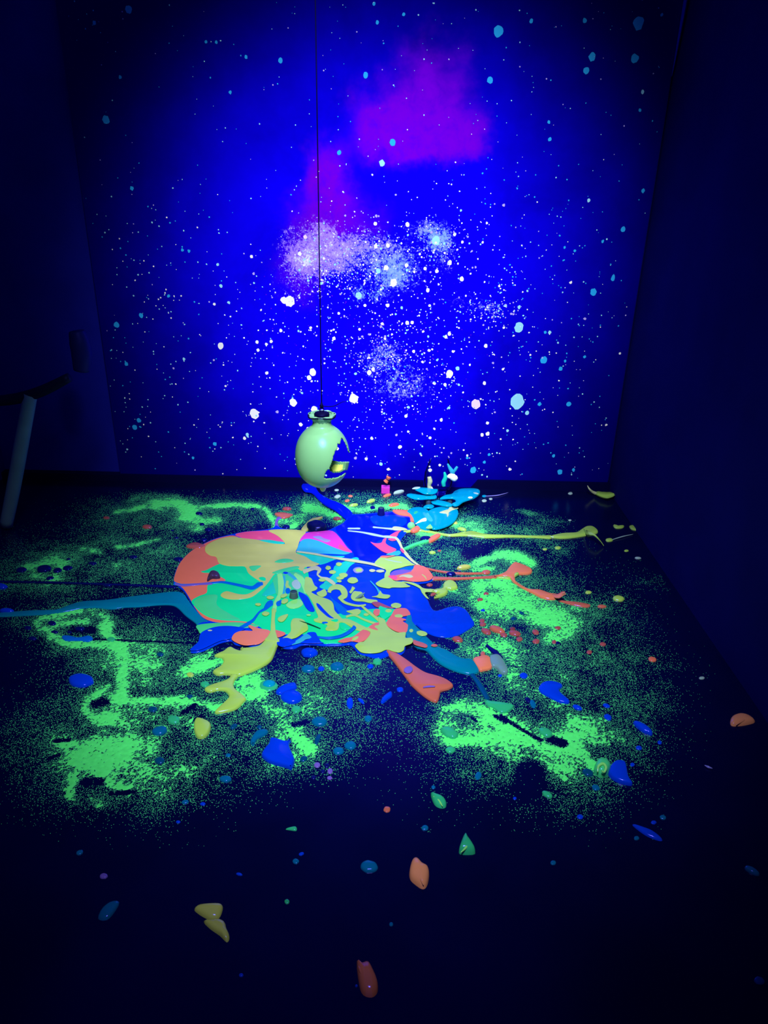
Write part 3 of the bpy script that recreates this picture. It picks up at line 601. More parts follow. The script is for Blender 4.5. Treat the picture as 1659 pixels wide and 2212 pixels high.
 ('coral_flow', [(501,1386),(505,1375),(515,1369),(530,1367),(546,1367),(537,1358),(541,1355),(560,1362),(581,1366),(584,1373),(575,1385),(560,1396),(545,1398),(530,1399),(515,1395)], 'orange'),
 ('coral_patch', [(592,1366),(610,1369),(617,1373),(612,1378),(598,1381)], 'coral'),
]: part(n_, px, c, 3)
part('yellow_stem', stroke([(592,1320),(590,1345),(590,1368),(588,1390)], [8,8,11,30]), 'yellow', 4)
slab('yellow_limb', [(578,1380),(598,1380),(607,1386),(599,1398),(594,1412),(586,1428),(570,1440),(550,1450),(530,1458),(516,1462),(500,1460),(485,1459),(470,1460),(460,1454),(463,1449),(475,1442),(482,1432),(478,1423),(463,1419),(472,1413),(482,1409),(491,1402),(500,1400),(510,1405),(521,1408),(519,1402),(531,1402),(546,1400),(561,1396)], P('yellow'), pool, 0, .011, .009)
slab('yellow_limb', [(516,1460),(508,1470),(505,1483),(511,1492),(523,1501),(532,1511),(527,1518),(515,1530),(500,1537),(470,1543),(464,1539),(472,1530),(485,1518),(494,1508),(492,1500),(485,1494),(470,1493),(455,1497),(444,1494),(443,1488),(460,1480),(480,1474),(495,1467),(499,1459)], P('yellow'), pool, 0, .009, .007)
slab('teal_limb', [(876,1370),(880,1340),(890,1343),(905,1362),(925,1380),(943,1397),(965,1406),(985,1418),(1000,1424),(1021,1427),(1035,1450),(1020,1458),(1000,1456),(975,1448),(950,1435),(933,1420),(920,1406),(905,1402),(893,1395),(893,1386),(878,1383)], P('teal'), pool, 0, .0085, .007)
part('coral_patch', [(893,1388),(900,1390),(915,1395),(923,1400),(920,1405),(905,1402),(893,1397)], 'rust', 6)
part('yellow_drop', ell(911,1374,12,5.5,8), 'yellow', 6); part('coral_speck', ell(938,1400,7,3), 'rust', 6)
slab('coral_tip', [(1021,1427),(1035,1420),(1050,1418),(1060,1424),(1064,1435),(1061,1446),(1046,1450),(1035,1450)], P('orange'), pool, 0, .010, .006)
slab('grey_teal_tip', [(1057,1422),(1070,1417),(1081,1421),(1091,1436),(1098,1451),(1093,1458),(1080,1455),(1071,1445),(1060,1441)], P('greyteal'), pool, 0, .013, .006)
slab('coral_limb', [(833,1402),(843,1408),(857,1413),(880,1428),(900,1443),(920,1455),(945,1462),(965,1470),(979,1482),(970,1490),(953,1495),(950,1505),(945,1517),(935,1517),(915,1505),(890,1483),(880,1470),(865,1450),(850,1430),(838,1415)], P('rust'), pool, 0, .009, .006)
part('blue_drop', ell(882,1453,10,7.5,-15), 'purple', 6, h=.002)
part('violet_reflection', stroke([(914,1491),(926,1489),(939,1489)], [2,4,2]), 'purple', 6)  # violet reflection on the coral limb, painted as a strip of colour
slab('blue_edge', [(790,1416),(815,1411),(838,1410),(842,1415),(832,1421),(815,1424)], P('blue'), pool, 0, .005, .004)
slab('teal_stream', [(-30,1328),(60,1320),(120,1318),(150,1308),(180,1300),(230,1297),(280,1290),(330,1284),(380,1279),(398,1285),(406,1296),(421,1316),(441,1338),(456,1344),(458,1350),(430,1353),(420,1345),(400,1330),(385,1315),(370,1308),(340,1308),(300,1312),(270,1313),(240,1317),(210,1314),(180,1315),(155,1320),(130,1325),(100,1328),(50,1331),(-30,1334)], P('teal'), pool, 0, .005, .004)
slab('yellow_spill', [(938,1276),(955,1273),(958,1262),(968,1256),(980,1258),(987,1265),(988,1273),(975,1276),(965,1275),(968,1280),(962,1287),(945,1292),(937,1292),(948,1284),(932,1282)], P('yellow'), pool, 0, .012, .008)
slab('teal_thread', stroke([(376,1268),(250,1263),(130,1259),(-20,1256)], [5,3,3,3]), P('navy'), pool, 0, .003, .002)
slab('teal_thread', stroke([(1018,1456),(1031,1473),(1044,1494),(1054,1513)], [9,11,13,10]), P('darkteal'), pool, 0, .005, .004)
slab('green_foot', [(1046,1513),(1060,1516),(1080,1518),(1105,1523),(1109,1529),(1096,1540),(1081,1541),(1066,1531),(1052,1525)], P('dropgreen'), pool, 0, .008, .006)
slab('coral_stem', stroke([(598,1140),(597,1128),(602,1120),(612,1117)], [10,6,6,5]), P('purple'), pool, 0, .005, .003)
slab('coral_bud', [(593,1111),(605,1108),(622,1110),(633,1113),(624,1118),(611,1121),(601,1117)], P('rust'), pool, 0, .007, .005)
slab('yellow_stick', [(650,1146),(662,1131),(672,1123),(684,1120),(697,1118),(693,1122),(677,1132),(663,1149)], P('olive'), pool, 0, .009, .005)
# long streams that leave the puddle to the right
slab('yellow_stream', stroke([(872,1150),(905,1146),(935,1151),(970,1157),(995,1155),(1020,1154),(1050,1159),(1100,1159),(1145,1160),(1190,1161)], [4,5,4,4,7,11,8,5,4,6]), P('yellow'), pool, 0, .006, .004)
slab('yellow_stream', [(1186,1161),(1213,1154),(1243,1152),(1254,1146),(1266,1139),(1280,1139),(1291,1147),(1289,1153),(1270,1157),(1240,1162),(1213,1164)], P('yellow'), pool, 0, .010, .008)
c0 = flo(1268, 1150); sdir = np.array([1.0, 0, 0])
def petal(name, pts, m, parent, wd, th=.004):
    """a curled strip of set paint standing off the floor: centre points in space and widths"""
    p = crom(pts, 5, False); k = len(p); ww = np.interp(np.linspace(0, len(wd) - 1, k), range(len(wd)), wd) / 2
    v = []; f = []
    for i in range(k):
        for s in (-1, -.5, 0, .5, 1):
            lift = ww[i] * .5 * s * s
            for dz in (0, th): v.append((p[i][0], p[i][1] + s * ww[i], p[i][2] + lift + dz))
    for i in range(k - 1):
        for j in range(4):
            a = i * 10 + j * 2; b = a + 10
            f += [(a + 1, a + 3, b + 3, b + 1), (a, b, b + 2, a + 2)]
        a = i * 10; b = a + 10; f += [(a, a + 1, b + 1, b), (a + 8, b + 8, b + 9, a + 9)]
    f += [tuple([0, 2, 4, 6, 8, 9, 7, 5, 3, 1]), tuple(o + (k - 1) * 10 for o in [1, 3, 5, 7, 9, 8, 6, 4, 2, 0])]
    return obj(name, v, f, m, parent)
petal('yellow_curl', [flo(1262, 1153) + [0, 0, .004], flo(1270, 1156, .025), flo(1280, 1157, .035), flo(1290, 1164, .034), flo(1298, 1172, .02), flo(1304, 1180, .004)], P('yellow'), pool, [.04, .045, .035, .02, .012, .004])
slab('coral_stream', stroke([(930,1250),(980,1251),(1030,1249),(1072,1247)], [7,5,4,6]), P('rust'), pool, 0, .006, .004)
slab('coral_stream', stroke([(906,1225),(950,1235),(1000,1240),(1045,1239)], [3,3,4,3]), P('rust'), pool, 0, .005, .002)
slab('coral_splash', [(1066,1248),(1090,1238),(1100,1226),(1110,1217),(1119,1218),(1135,1224),(1148,1231),(1149,1238),(1140,1242),(1120,1243),(1113,1249),(1116,1260),(1131,1270),(1146,1275),(1166,1276),(1186,1283),(1200,1285),(1210,1288),(1203,1295),(1190,1297),(1170,1293),(1150,1283),(1130,1273),(1110,1260),(1101,1251),(1085,1247)], P('orange'), pool, 0, .010, .007)
petal('coral_curl', [flo(1194, 1292) + [0, 0, .004], flo(1205, 1292, .015), flo(1214, 1287, .03), flo(1221, 1284, .05)], P('orange'), pool, [.02, .03, .03, .018])
slab('yellow_rim', [(1072,1249),(1095,1247),(1104,1250),(1100,1253),(1085,1251)], P('yellow'), pool, .001, .007, .003)
slab('yellow_rim', [(1110,1244),(1116,1240),(1121,1243),(1114,1248),(1112,1252)], P('yellow'), pool, .004, .008, .003)
slab('coral_leaf', [(1205,1298),(1230,1300),(1255,1303),(1275,1308),(1268,1313),(1245,1310),(1222,1304)], P('rust'), pool, 0, .006, .004)
slab('green_stem', [(871,1186),(890,1177),(915,1168),(928,1162),(936,1165),(925,1172),(900,1179),(878,1188)], P('leafgreen'), pool, 0, .008, .004)
slab('coral_tip', [(925,1165),(936,1158),(947,1155),(952,1159),(942,1167),(928,1173)], P('coral'), pool, 0, .010, .005)
slab('coral_lip', [(847,1106),(858,1104),(875,1105),(888,1107),(896,1114),(896,1124),(893,1132),(886,1128),(884,1119),(872,1117),(858,1114)], P('coral'), pool, .001, .012, .006)
slab('coral_patch', [(886,1149),(893,1142),(902,1139),(908,1144),(903,1150),(893,1152)], P('coral'), pool, .001, .011, .005)
dw = mat('dark_wire', C(6, 60, 40), .4)
tube('dark_wire', [flo(644, 1341, .008), flo(666, 1347, .012), flo(692, 1358, .008)], .0022, dw, pool)
def cork(x, y, wpx, hpx, c, label):
    b = flo(x, y); s = float((b - CAM) @ _f) / FPX; rb = wpx * s / 2; hh = hpx * s * 1.05
    b = b + [0, rb * .6, 0]
    t = thing('cork', (b[0], b[1], 0), label, 'cork')
    m = mat('cork_' + c, C(*PAL[c]) if c in PAL else C(64, 96, 92), .6, vary=.3, vscale=80)
    kb = lathe('body', b, [(0, rb), (hh * .25, rb * .96), (hh * .55, rb * .86), (hh * .93, rb * .80), (hh, rb * .74)], m, t, 28)
    lathe('top_disc', b, [(hh * .99, rb * .70), (hh * 1.02, rb * .66)], mat('cork_top', C(40, 66, 80), .5), t, 28)
cork(634, 1296, 20, 17, 'grey', 'small grey tapered cork standing in the green centre of the puddle')
cork(823, 1116, 17, 18, 'navy', 'small dark blue tapered cork at the far edge of the puddle')
o = dome('dark_bubble', ell(684, 1140, 23, 11), mat('dark_bubble_skin', C(8, 16, 70), .25, vary=.5, vscale=60), h=.028); setp(o, 'dark glossy bubble beside the yellow stick at the puddle rim', 'bubble')
o = dome('dark_lump', [(447,1256),(450,1246),(456,1238),(465,1237),(474,1242),(476,1250),(468,1252),(458,1252),(450,1257)], mat('dark_lump_skin', C(58, 40, 70), .35, vary=.6, vscale=70), h=.022, z0=.004); setp(o, 'dark rough lump stuck in the coral part of the puddle', 'lump')
b_ = flo(888, 1141); 
prof = [(.012 + .020 * math.sin(a), max(.0004, .020 * math.cos(a))) for a in np.linspace(-.62, 1.55, 12)]
o = lathe('glass_bead', b_, prof, mat('green_glass_bead', C(110, 220, 140), .1, vary=.3, vscale=120), None, 24); setp(o, 'small round pale green bead at the tip of the coral lip', 'bead')
o = tube('paint_shard', [flo(768, 1293, .008), flo(779, 1287, .02), flo(788, 1280, .035)], [.002, .007, .001], P('greyteal')); setp(o, 'thin pointed grey green shard standing in a yellow drop', 'shard')

# ------------------------------------------------------------------ separate drops, splashes and shards
def drop(x, y, rx, ry, c, label, ang=0, h=None, group=None, name='paint_drop', cat='paint drop'):
    p = flo(x, y); s = float((p - CAM) @ _f) / FPX
    o = dome(name, ell(x, y, rx, ry, ang), P(c), h=h or max(.003, min(.014, rx * s * .42)))
    return setp(o, label, cat, group)
def splash(px, c, label, h=.008, name='paint_splash', cat='paint splash', flat=True, bev=.007):
    o = slab(name, px, P(c), None, 0, h, bev) if flat else dome(name, px, P(c), h=h)
    return setp(o, label, cat)
splash([(565,1635),(570,1622),(580,1610),(584,1598),(596,1598),(615,1604),(629,1602),(625,1612),(632,1630),(637,1645),(630,1663),(620,1660),(600,1655),(580,1648)], 'blue', 'largest bright blue splash on the near powder, shaped like a wide tooth', .013)
splash([(1163,1487),(1172,1476),(1190,1473),(1210,1478),(1215,1484),(1208,1492),(1213,1500),(1230,1515),(1225,1521),(1205,1517),(1185,1507),(1168,1497)], 'blue', 'blue boomerang shaped splash on the powder right of the teal limb', .009)
splash([(1313,1672),(1320,1654),(1333,1646),(1350,1650),(1355,1668),(1358,1682),(1366,1697),(1346,1695),(1325,1686)], 'blue', 'blue rounded splash with a pointed tail beside the pale green shell', .014)
splash([(595,1497),(603,1487),(617,1480),(637,1477),(641,1488),(626,1493),(605,1502)], 'blue', 'blue lobed drop touching the oval blue drop from behind', .010)
drop(630,1507,24,14,'blue','oval blue drop in front of the lobed blue drop on the powder')
drop(175,1471,28,14,'blue','lone large blue drop on the powder at far left')
drop(668,1411,18,9.5,'blue','blue drop just below the puddle’s front edge')
drop(666,1446,15,8,'dropteal','teal blue drop left of its small blue neighbour below the puddle'); drop(694,1445,7,5,'blue','small blue bead between two teal drops below the puddle'); drop(728,1441,15,9,'dropteal','teal blue drop right of its small blue neighbour below the puddle')
drop(815,1430,10,7,'dropgreen','sea green drop below the big yellow lobe of the puddle'); drop(800,1440,7,5,'blue','small blue drop beside the sea green drop below the yellow lobe')
t_ = thing('ringed_drop', flo(580, 1480), 'teal drop with a green ring around it on the powder', 'paint drop')
dome('ring', ell(580,1481,20,11.5), P('dropgreen'), t_, h=.005); dome('core', ell(581,1479,14.5,8), P('padteal'), t_, h=.011)
drop(690,1560,17,10,'dropteal','teal blue drop behind the brightest powder patch near the tooth splash'); drop(640,1533,10,8,'dropgreen','small dull green drop under the oval blue drop')
splash([(540,1605),(546,1590),(556,1580),(572,1577),(580,1582),(572,1590),(556,1598),(548,1612)], 'dropteal', 'hooked teal blue splash left of the tooth shaped blue splash', .009)
drop(686,1597,6,13,'darkteal','dark leaf shaped drop beside the brightest near powder patch',20); drop(757,1611,13,9,'dropteal','farther of two round teal drops near the dark gap'); drop(731,1623,12,8,'dropteal','nearer of two round teal drops near the dark gap')
drop(756,1519,7.5,13,'blue','upright blue teardrop on the sparse powder'); drop(780,1515,9,3.5,'blue','thin blue sliver beside the upright blue teardrop',38)
splash([(822,1518),(826,1508),(838,1498),(846,1496),(847,1505),(838,1512),(828,1520)], 'blue', 'blue elongated drop slanting below the coral limb', .009); drop(864,1490,7.5,5,'blue','small blue drop left of the coral limb tip'); drop(795,1553,8.5,7,'dropteal','lone teal drop at the edge of the dark gap')
drop(487,1684,13,7,'dropteal','teal drop on the fading powder at the near left of the tooth splash'); drop(345,1580,17,9,'dropteal','teal and blue drop left of the yellow drop',-12); drop(375,1556,14,9,'dropgreen','dull green drop at the end of a bare scrape')
drop(330,1533,10,6,'darkteal','dark drop on the bright powder arm at left'); drop(345,1644,11,8,'darkteal','dark teal drop right of the brightest left powder bank'); drop(443,1479,10,6,'dropgreen','small green drop left of the yellow limb'); drop(411,1458,8,5,'yellow','small pale yellow drop left of the yellow limb')
splash([(420,1560),(430,1554),(448,1560),(456,1568),(452,1585),(440,1596),(426,1595),(419,1580)], 'yellow', 'yellow drop below the lower yellow limb', .013)
drop(410,1505,7,4,'darkteal','small dark drop left of the lower yellow limb'); drop(560,1571,6,4,'darkteal','tiny dark drop behind the hooked teal splash'); drop(505,1570,9,5,'darkteal','small dark drop right of the yellow drop',-25)
drop(493,1632,6,4,'dropteal','tiny teal drop on the powder below the yellow drop'); drop(656,1640,9,6,'darkteal','dark teal drop touching the right side of the tooth splash',-20)
splash([(134,1375),(150,1374),(170,1378),(192,1374),(201,1380),(192,1387),(165,1385),(140,1385)], 'midblue', 'blue oval drop with a pale rim in the left powder ring', .006); drop(240,1382,9,5,'dropgreen','small green drop on the thin line left of the puddle'); drop(346,1414,8,4,'darkteal','small dark blue drop above the left powder arm')
for i, (x, y, rx, ry) in enumerate([(112,1347,9,5),(172,1359,11,4),(150,1366,5,3),(118,1366,8,3),(70,1380,9,4),(60,1357,8,4)]):
    drop(x, y, rx, ry, 'navy', ('upper left dark drop inside the left powder ring', 'long dark drop just above the pale rimmed blue oval', 'tiny dark drop touching the top of the pale rimmed blue oval', 'thin dark drop left of the pale rimmed blue oval', 'dark drop outside the left powder ring, nearer one', 'dark drop outside the left powder ring, farther one')[i], group='dark drops in the left powder ring')
for i, (x, y, rx, ry) in enumerate([(46,1232,12,5),(95,1230,16,7),(124,1233,10,5),(146,1228,11,4.5),(108,1250,9,3.5)]):
    drop(x, y, rx, ry, 'navy', ('leftmost dark drop of the far left cluster', 'largest dark drop of the far left cluster', 'dark drop right of the largest in the far left cluster', 'rightmost dark drop of the far left cluster', 'nearest dark drop of the far left cluster')[i], group='dark drop cluster far left', ang=-8)
for i, (x, y, rx, ry) in enumerate([(200,1218,9,3),(288,1204,9,3),(232,1265,9,2.5),(385,1209,11,4),(440,1167,8,3),(450,1145,9,3.5),(436,1133,6,2.5),(381,1162,5,2),(148,1208,5,2),(545,1100,5,2.5),(430,1110,8,3),(372,1146,4,1.6)]):
    drop(x, y, rx, ry, 'navy', ('dark speck right of the far left dark drop cluster', 'dark speck midway between far left cluster and puddle', 'dark speck just below the thin dark line at left', 'dark speck close to the coral edge of the puddle', 'dark speck touching the dark reddish flake from behind', 'dark speck between the reddish flake and the back powder streak', 'dark speck on the back powder streak, nearer one', 'dark speck beside the dark red flat drop', 'dark speck behind the far left cluster', 'dark speck on the thin arched powder streak', 'dark speck on the back powder streak, farther one', 'tiny dark speck below the dark red flat drop')[i], group='dark specks behind the puddle')
drop(318,1139,11,3.5,'rosebrown','dark red flat drop on the far left powder'); drop(230,1119,7,2.5,'rosebrown','smaller dark red drop at the far left dark floor')
splash([(402,1182),(412,1176),(424,1174),(436,1177),(444,1181),(434,1186),(418,1186)], 'rosebrown', 'dark reddish flake leaning against the coral edge of the puddle', .010)
drop(0,1268,16,5,'blue','blue drop cut by the left picture edge, upper one'); drop(15,1321,16,4,'blue','blue drop cut by the left picture edge, lower one')
drop(620,1100,10,3,'rosebrown','flat reddish drop behind the coral bud'); drop(728,1121,9,3.5,'rosebrown','reddish oval drop on bright powder right of the yellow stick'); drop(618,1139,9,4,'navy','dark drop at the far rim of the puddle left of the stick'); 
for x, y, rx, ry, c, l, a in [(727,1059,5,2,'pale','pale drop under the hanging vase, farther one',0),(729,1073,7,3.2,'pale','pale drop under the hanging vase, nearer one',-12),(757,1072,5,2,'coral','small coral drop right of the pale drops under the vase',0),(750,1082,5.5,2.5,'coral','second small coral drop under the vase',-10),
 (697,1086,5,2.5,'pale','pale drop on the dark blue channel, upper one',0),(730,1097,9,2.5,'lilac','lilac dash lying on the dark blue channel',-6),(764,1092,10,2.4,'yellow','thin yellow dash on powder right of the channel',-8),(801,1083,10,3,'yellow','pale yellow leaf shaped drop behind the dark cork',-14),
 (851,1092,12,3,'coral','coral flake behind the far rim of the puddle',-8),(805,1097,6,4,'navy','round dark drop left of the dark cork',0),(836,1071,9,2.4,'coral','coral end of the dash pair near the wall',-14),(861,1064,12,2.4,'pale','pale end of the dash pair near the wall',-12),
 (1046,1082,5.5,2.6,'pale','pale oval drop right of the teal pads, nearest one',0),(1060,1078,4,1.8,'pale','tiny pale drop right of the teal pads',0),(1046,1072,5,2,'padteal','tiny teal drop right of the teal pads',0),
 (1232,1066,5,2.5,'pale','pale drop on the dark floor left of the yellow crescent',0),(1231,1124,3.5,1.6,'pale','tiny pale drop on the dark floor above the yellow stream',0),(1205,1184,7,2.8,'yellow','yellow drop below the yellow stream, right one',0),(1177,1187,5,2.2,'yellow','yellow drop below the yellow stream, left one',0),
 (1271,1280,7,3.2,'yellow','small yellow drop on the dark floor right of the coral curl',0),(1336,1294,13,5.5,'yellow','larger yellow oval drop on the dark floor at right',6),(1409,1425,9,5,'coral','coral oval drop alone on the dark floor at right',12),(1353,1190,5,2,'yellow','yellow fleck near the right wall, farther one',0),(1378,1206,7,1.8,'pale','pale fleck near the right wall, nearer one',4),
 (1316,1167,8,3.4,'yellow','yellow drop with a thin tail near the right wall',0),(1300,1311,10,3,'rust','thin coral dash after the coral leaf',4),(934,1194,7,3.2,'yellow','pale yellow drop on powder right of the puddle rim',0),(949,1190,4,2,'rosebrown','tiny reddish drop beside the pale yellow drop',0),(998,1144,10,3,'yellow','pale yellow dash on powder left of the yellow stream',12),(983,1130,6,3,'olive','dull yellow drop at the rim of the big teal pads',10),
 (1002,1227,16,4,'olive','yellow and pink sliver lying left of the coral splash',-6),(1050,1237,10,4.5,'rust','coral drop on the thin stream left of the coral splash',0),(974,1241,11,4,'navy','dark oval drop between two thin coral streams',0),(920,1165,13,5,'navy','dark oval drop under the green and coral stem',0),
 (928,1264,7,3,'rosebrown','reddish fleck inside the upper bare notch of the yellow spill',0),(936,1284,7,3,'rosebrown','reddish fleck inside the lower bare notch of the yellow spill',-20)]:
    drop(x, y, rx, ry, c, l, a)
for x, y, rx, ry, c, l, a in [(988,1382,12,6,'rosebrown','coral oval drop below the big blue lobe',12),(1050,1365,12,5.5,'rosebrown','coral drop below left of the longest coral drop',22),(1074,1362,18,6,'rust','longest coral drop in the row right of the blue lobe',20),(1088,1372,8,4.5,'rosebrown','coral drop below right of the longest coral drop',15),(1112,1369,13,5.5,'rosebrown','wide coral drop right of the longest coral drop',10),(1107,1359,6,4,'brownred','small reddish drop on top of the wide coral drop',0),
 (1122,1381,7,5,'rosebrown','reddish drop below the wide coral drop',0),(1157,1366,8,5,'rosebrown','reddish drop on bright powder, right of the coral row',20),(1158,1386,8,5,'rosebrown','reddish drop on sparse powder, right of the coral row',0),(1197,1387,5,4,'rosebrown','small reddish drop with a blue neighbour',0),(1205,1389,5,3,'navy','small dark blue drop beside the small reddish drop',0),
 (1302,1392,7,4,'rosebrown','coral drop at the right fringe of the powder, farther one',10),(1273,1409,6,4,'rosebrown','reddish drop at the right fringe of the powder, nearer one',0),(1205,1357,7,3.5,'rosebrown','dark reddish drop low on the bright right powder',0),(1043,1349,7,4.5,'rosebrown','reddish drop right of the big blue lobe, nearer one',0),(1041,1341,6,4,'rosebrown','reddish drop right of the big blue lobe, farther one',0),
 (1037,1296,7,3.6,'rosebrown','reddish drop left of the bright right powder',0),(1050,1283,6,3,'rosebrown','dark reddish drop at the top left of the bright right powder',0),(1110,1337,7,3.5,'darkteal','dark teal drop in the bright right powder, nearer one',0),(1127,1325,6,3,'darkteal','dark teal drop in the bright right powder, farther one',20),(1043,1319,5,2.5,'blue','tiny blue drop on powder right of the puddle',0)]:
    drop(x, y, rx, ry, c, l, a)
splash(stroke([(1050,1394),(1060,1403),(1072,1412),(1084,1424)], [6,9,12,8]), 'navy', 'dark blue streak behind the curled grey teal tip', .006)
drop(1043,1413,5,6,'rust','small coral knob behind the coral tip')
for x, y, rx, ry, c, l, a in [(971,1584,20,11,'dropgreen','green drop with a blue rim on the bright powder left of the dark scrape',25),(973,1621,11,6.5,'dropgreen','small green drop below the large green drop',0),(1178,1583,16,8.5,'dropgreen','green oval drop at the upper end of the bare scrape',25),(1247,1529,11,4.5,'blue','blue drop at the tail of the boomerang splash',22),(1131,1460,9,6,'blue','blue drop above left of the boomerang splash',8),(1140,1512,7,5,'navy','dark head of the two part drop left of the boomerang splash',30),(1151,1521,6,10,'dropteal','blue tail of the two part drop left of the boomerang splash',-25),
 (1310,1525,8,4,'blue','small blue drop on sparse powder, farthest of the right trio',20),(1313,1550,9,6,'blue','rounded blue drop on sparse powder, middle of the right trio',30),(1380,1616,7,4.6,'blue','small blue drop right of the powder, below the long blue drop',10),(1388,1574,25,7,'blue','long slanting blue drop at the right fringe of the powder',33),(1425,1604,5,4,'blue','tiny blue drop beyond the right fringe of powder',20),(1270,1670,13,7.5,'darkteal','dark teal drop left of the pale green shell',22),(1287,1702,9,6,'dropteal','teal drop below the pale green shell',20),
 (1033,1676,7,9,'dropteal','blue drop with bright top below the right powder',20),(1182,1717,12,6,'dropgreen','green drop beside the bare oval patch',28),(1253,1765,7,5,'blue','small blue drop on the dark floor below the bare patch',15),(1366,1652,5,4,'blue','tiny blue drop right of the tailed blue splash',0),(1112,1725,4,3,'blue','tiny blue drop left below the bare oval patch',0),(1080,1460,5,3,'blue','tiny blue fleck under the curled grey teal tip',0),
 (936,1701,4.5,4,'dropteal','tiny blue bead above the green leaf shaped shard',0),(836,1749,7.5,6.5,'rust','small orange brown bead on the dark foreground',0),(918,1789,8,6,'dropteal','small teal bead left of the green cone shard',0),(797,1873,19,13,'dropteal','teal domed drop with blue rim left of the orange lump',8),(1432,1766,7,5,'dropteal','small teal drop above the long blue leaf',15),(1412,1777,6,4,'blue','small blue drop above the long blue leaf',0),(1375,1811,6,4.5,'dropteal','tiny teal drop below the long blue leaf',0),(1195,1864,6,5,'dropteal','tiny cyan drop alone in the dark foreground',0),
 (1624,1882,18,6,'dropteal','slanting teal flake at the right picture edge, farther one',30),(1640,2119,12,8,'dropteal','teal drop at the lower right corner',25),(639,1861,7,6,'dropteal','small teal bead in the left foreground, upper one',0),(651,1845,6,3.5,'blue','tiny blue bead beside the upper teal bead',-20),(620,1948,5.5,5.5,'dropgreen','tiny green bead right of the pale green shards',0),(845,1997,4.5,4.5,'dropteal','tiny dim blue bead below the orange lump',0),(517,1889,7,3,'blue','tiny blue sliver above the pale green shards',10),
 (224,1893,9,6,'purple','dim violet bead above the blue oval flake',-10),(172,1842,8,5,'dropteal','dim teal fleck below the left powder',-25),(521,2107,5,4,'blue','tiny blue bead near the bottom of the picture',0),(400,1733,8,4.5,'dropteal','small teal bead below the left powder, left one',-10),(438,1737,6,3.5,'blue','small blue bead below the left powder, right one',0),(385,1776,5,3,'blue','tiny blue bead far below the left powder',0),(1516,1465,6,3,'pale','faint pale fleck on the dark right floor',0),(770,2130,3,3,'blue','speck beside the lowest orange shard',0)]:
    drop(x, y, rx, ry, c, l, a)
for i, (x, y, rx, ry) in enumerate([(685,1653,7,6),(706,1654,6,5),(713,1666,6,6),(697,1667,6,4),(712,1681,6,4),(677,1680,6,4)]):
    drop(x, y, rx, ry, 'navy' if i % 2 else 'purple', ('farthest left drop of the violet cluster at the near powder edge', 'farthest right drop of the violet cluster at the near powder edge', 'middle right drop of the violet cluster at the near powder edge', 'middle left drop of the violet cluster at the near powder edge', 'nearest right drop of the violet cluster at the near powder edge', 'nearest left drop of the violet cluster at the near powder edge')[i], group='dark violet drop cluster')
# raised pieces
t_ = thing('paint_shell', flo(1300, 1663), 'pale green rolled shell beside the tailed blue splash', 'shell')
bd_ = dome('body', ell(1300,1663,18,17), P('leafgreen'), t_, h=.030)
tube('swirl', [flo(1291,1668,.022), flo(1293,1655,.03), flo(1303,1650,.031), flo(1309,1658,.03), flo(1305,1668,.026), flo(1300,1665,.031)], [.002, .005, .004, .002], P('lime'), t_)
def shard(px, c, label, h=.02, ridge=None, cat='shard'):
    t = thing('paint_shard', (*flo(*np.mean(px, 0))[:2], 0), label, cat)
    b = dome('body', px, P(c), t, h=h * .7, skew=.3)
    if ridge: tube('ridge', [flo(a, b, h * .5) for a, b in ridge], [.001, .004, .001], P('lime' if c == 'dropgreen' else c), t)
    return t
shard([(930,1716),(940,1718),(955,1724),(964,1735),(962,1745),(950,1746),(938,1738)], 'dropgreen', 'green leaf shaped shard on the dark foreground', .018, [(936,1720),(948,1730),(956,1742)])
shard([(1004,1807),(1010,1815),(1022,1832),(1026,1845),(1005,1847),(992,1844),(993,1832)], 'dropgreen', 'green cone shaped shard on the dark foreground', .03, [(1005,1812),(1008,1828),(995,1842)])
shard([(884,1885),(890,1862),(900,1858),(912,1870),(925,1878),(927,1895),(922,1915),(912,1921),(895,1910),(886,1900)], 'clay', 'orange folded lump of paint in the dark foreground', .026, [(912,1872),(906,1890),(915,1912)], 'lump')
shard([(770,2080),(780,2085),(795,2082),(806,2100),(816,2125),(815,2145),(803,2155),(785,2150),(776,2130)], 'claydark', 'lowest orange lump near the bottom edge of the picture', .024, [(774,2086),(784,2110)], 'lump')
shard([(420,1965),(430,1958),(460,1955),(480,1957),(480,1970),(472,1985),(455,1988),(440,1982),(425,1972)], 'olive', 'pale green shard in the left foreground, upper of the pair', .016)
shard([(440,1992),(455,1990),(470,1988),(485,1995),(490,2010),(496,2025),(490,2036),(475,2022),(455,2008)], 'olive', 'pale green pointed shard in the left foreground, lower of the pair', .016)
shard([(212,1985),(220,1965),(240,1950),(258,1950),(246,1973),(230,1988)], 'dropteal', 'dim blue oval flake in the dark left foreground', .012, None, 'flake')
shard([(617,1792),(628,1788),(640,1787),(640,1795),(628,1794)], 'dropgreen', 'tiny green wedge on the dark floor below the tooth splash', .006)
shard([(1366,1782),(1385,1787),(1410,1797),(1430,1813),(1425,1817),(1400,1808),(1380,1795)], 'blue', 'long blue leaf shaped flake on the dark floor at right', .010, None, 'flake')
shard([(1577,1558),(1583,1550),(1600,1545),(1618,1549),(1631,1560),(1615,1566),(1595,1569),(1580,1568)], 'clay', 'orange petal lying alone on the dark floor at the right edge', .022, [(1590,1566),(1606,1556),(1616,1552)], 'petal')
o = tube('paint_sliver', [flo(1522,1653,.004), flo(1530,1657,.005), flo(1539,1660,.004)], [.001, .004, .001], P('lilac')); setp(o, 'faint lilac sliver on the dark floor below the orange petal', 'sliver')
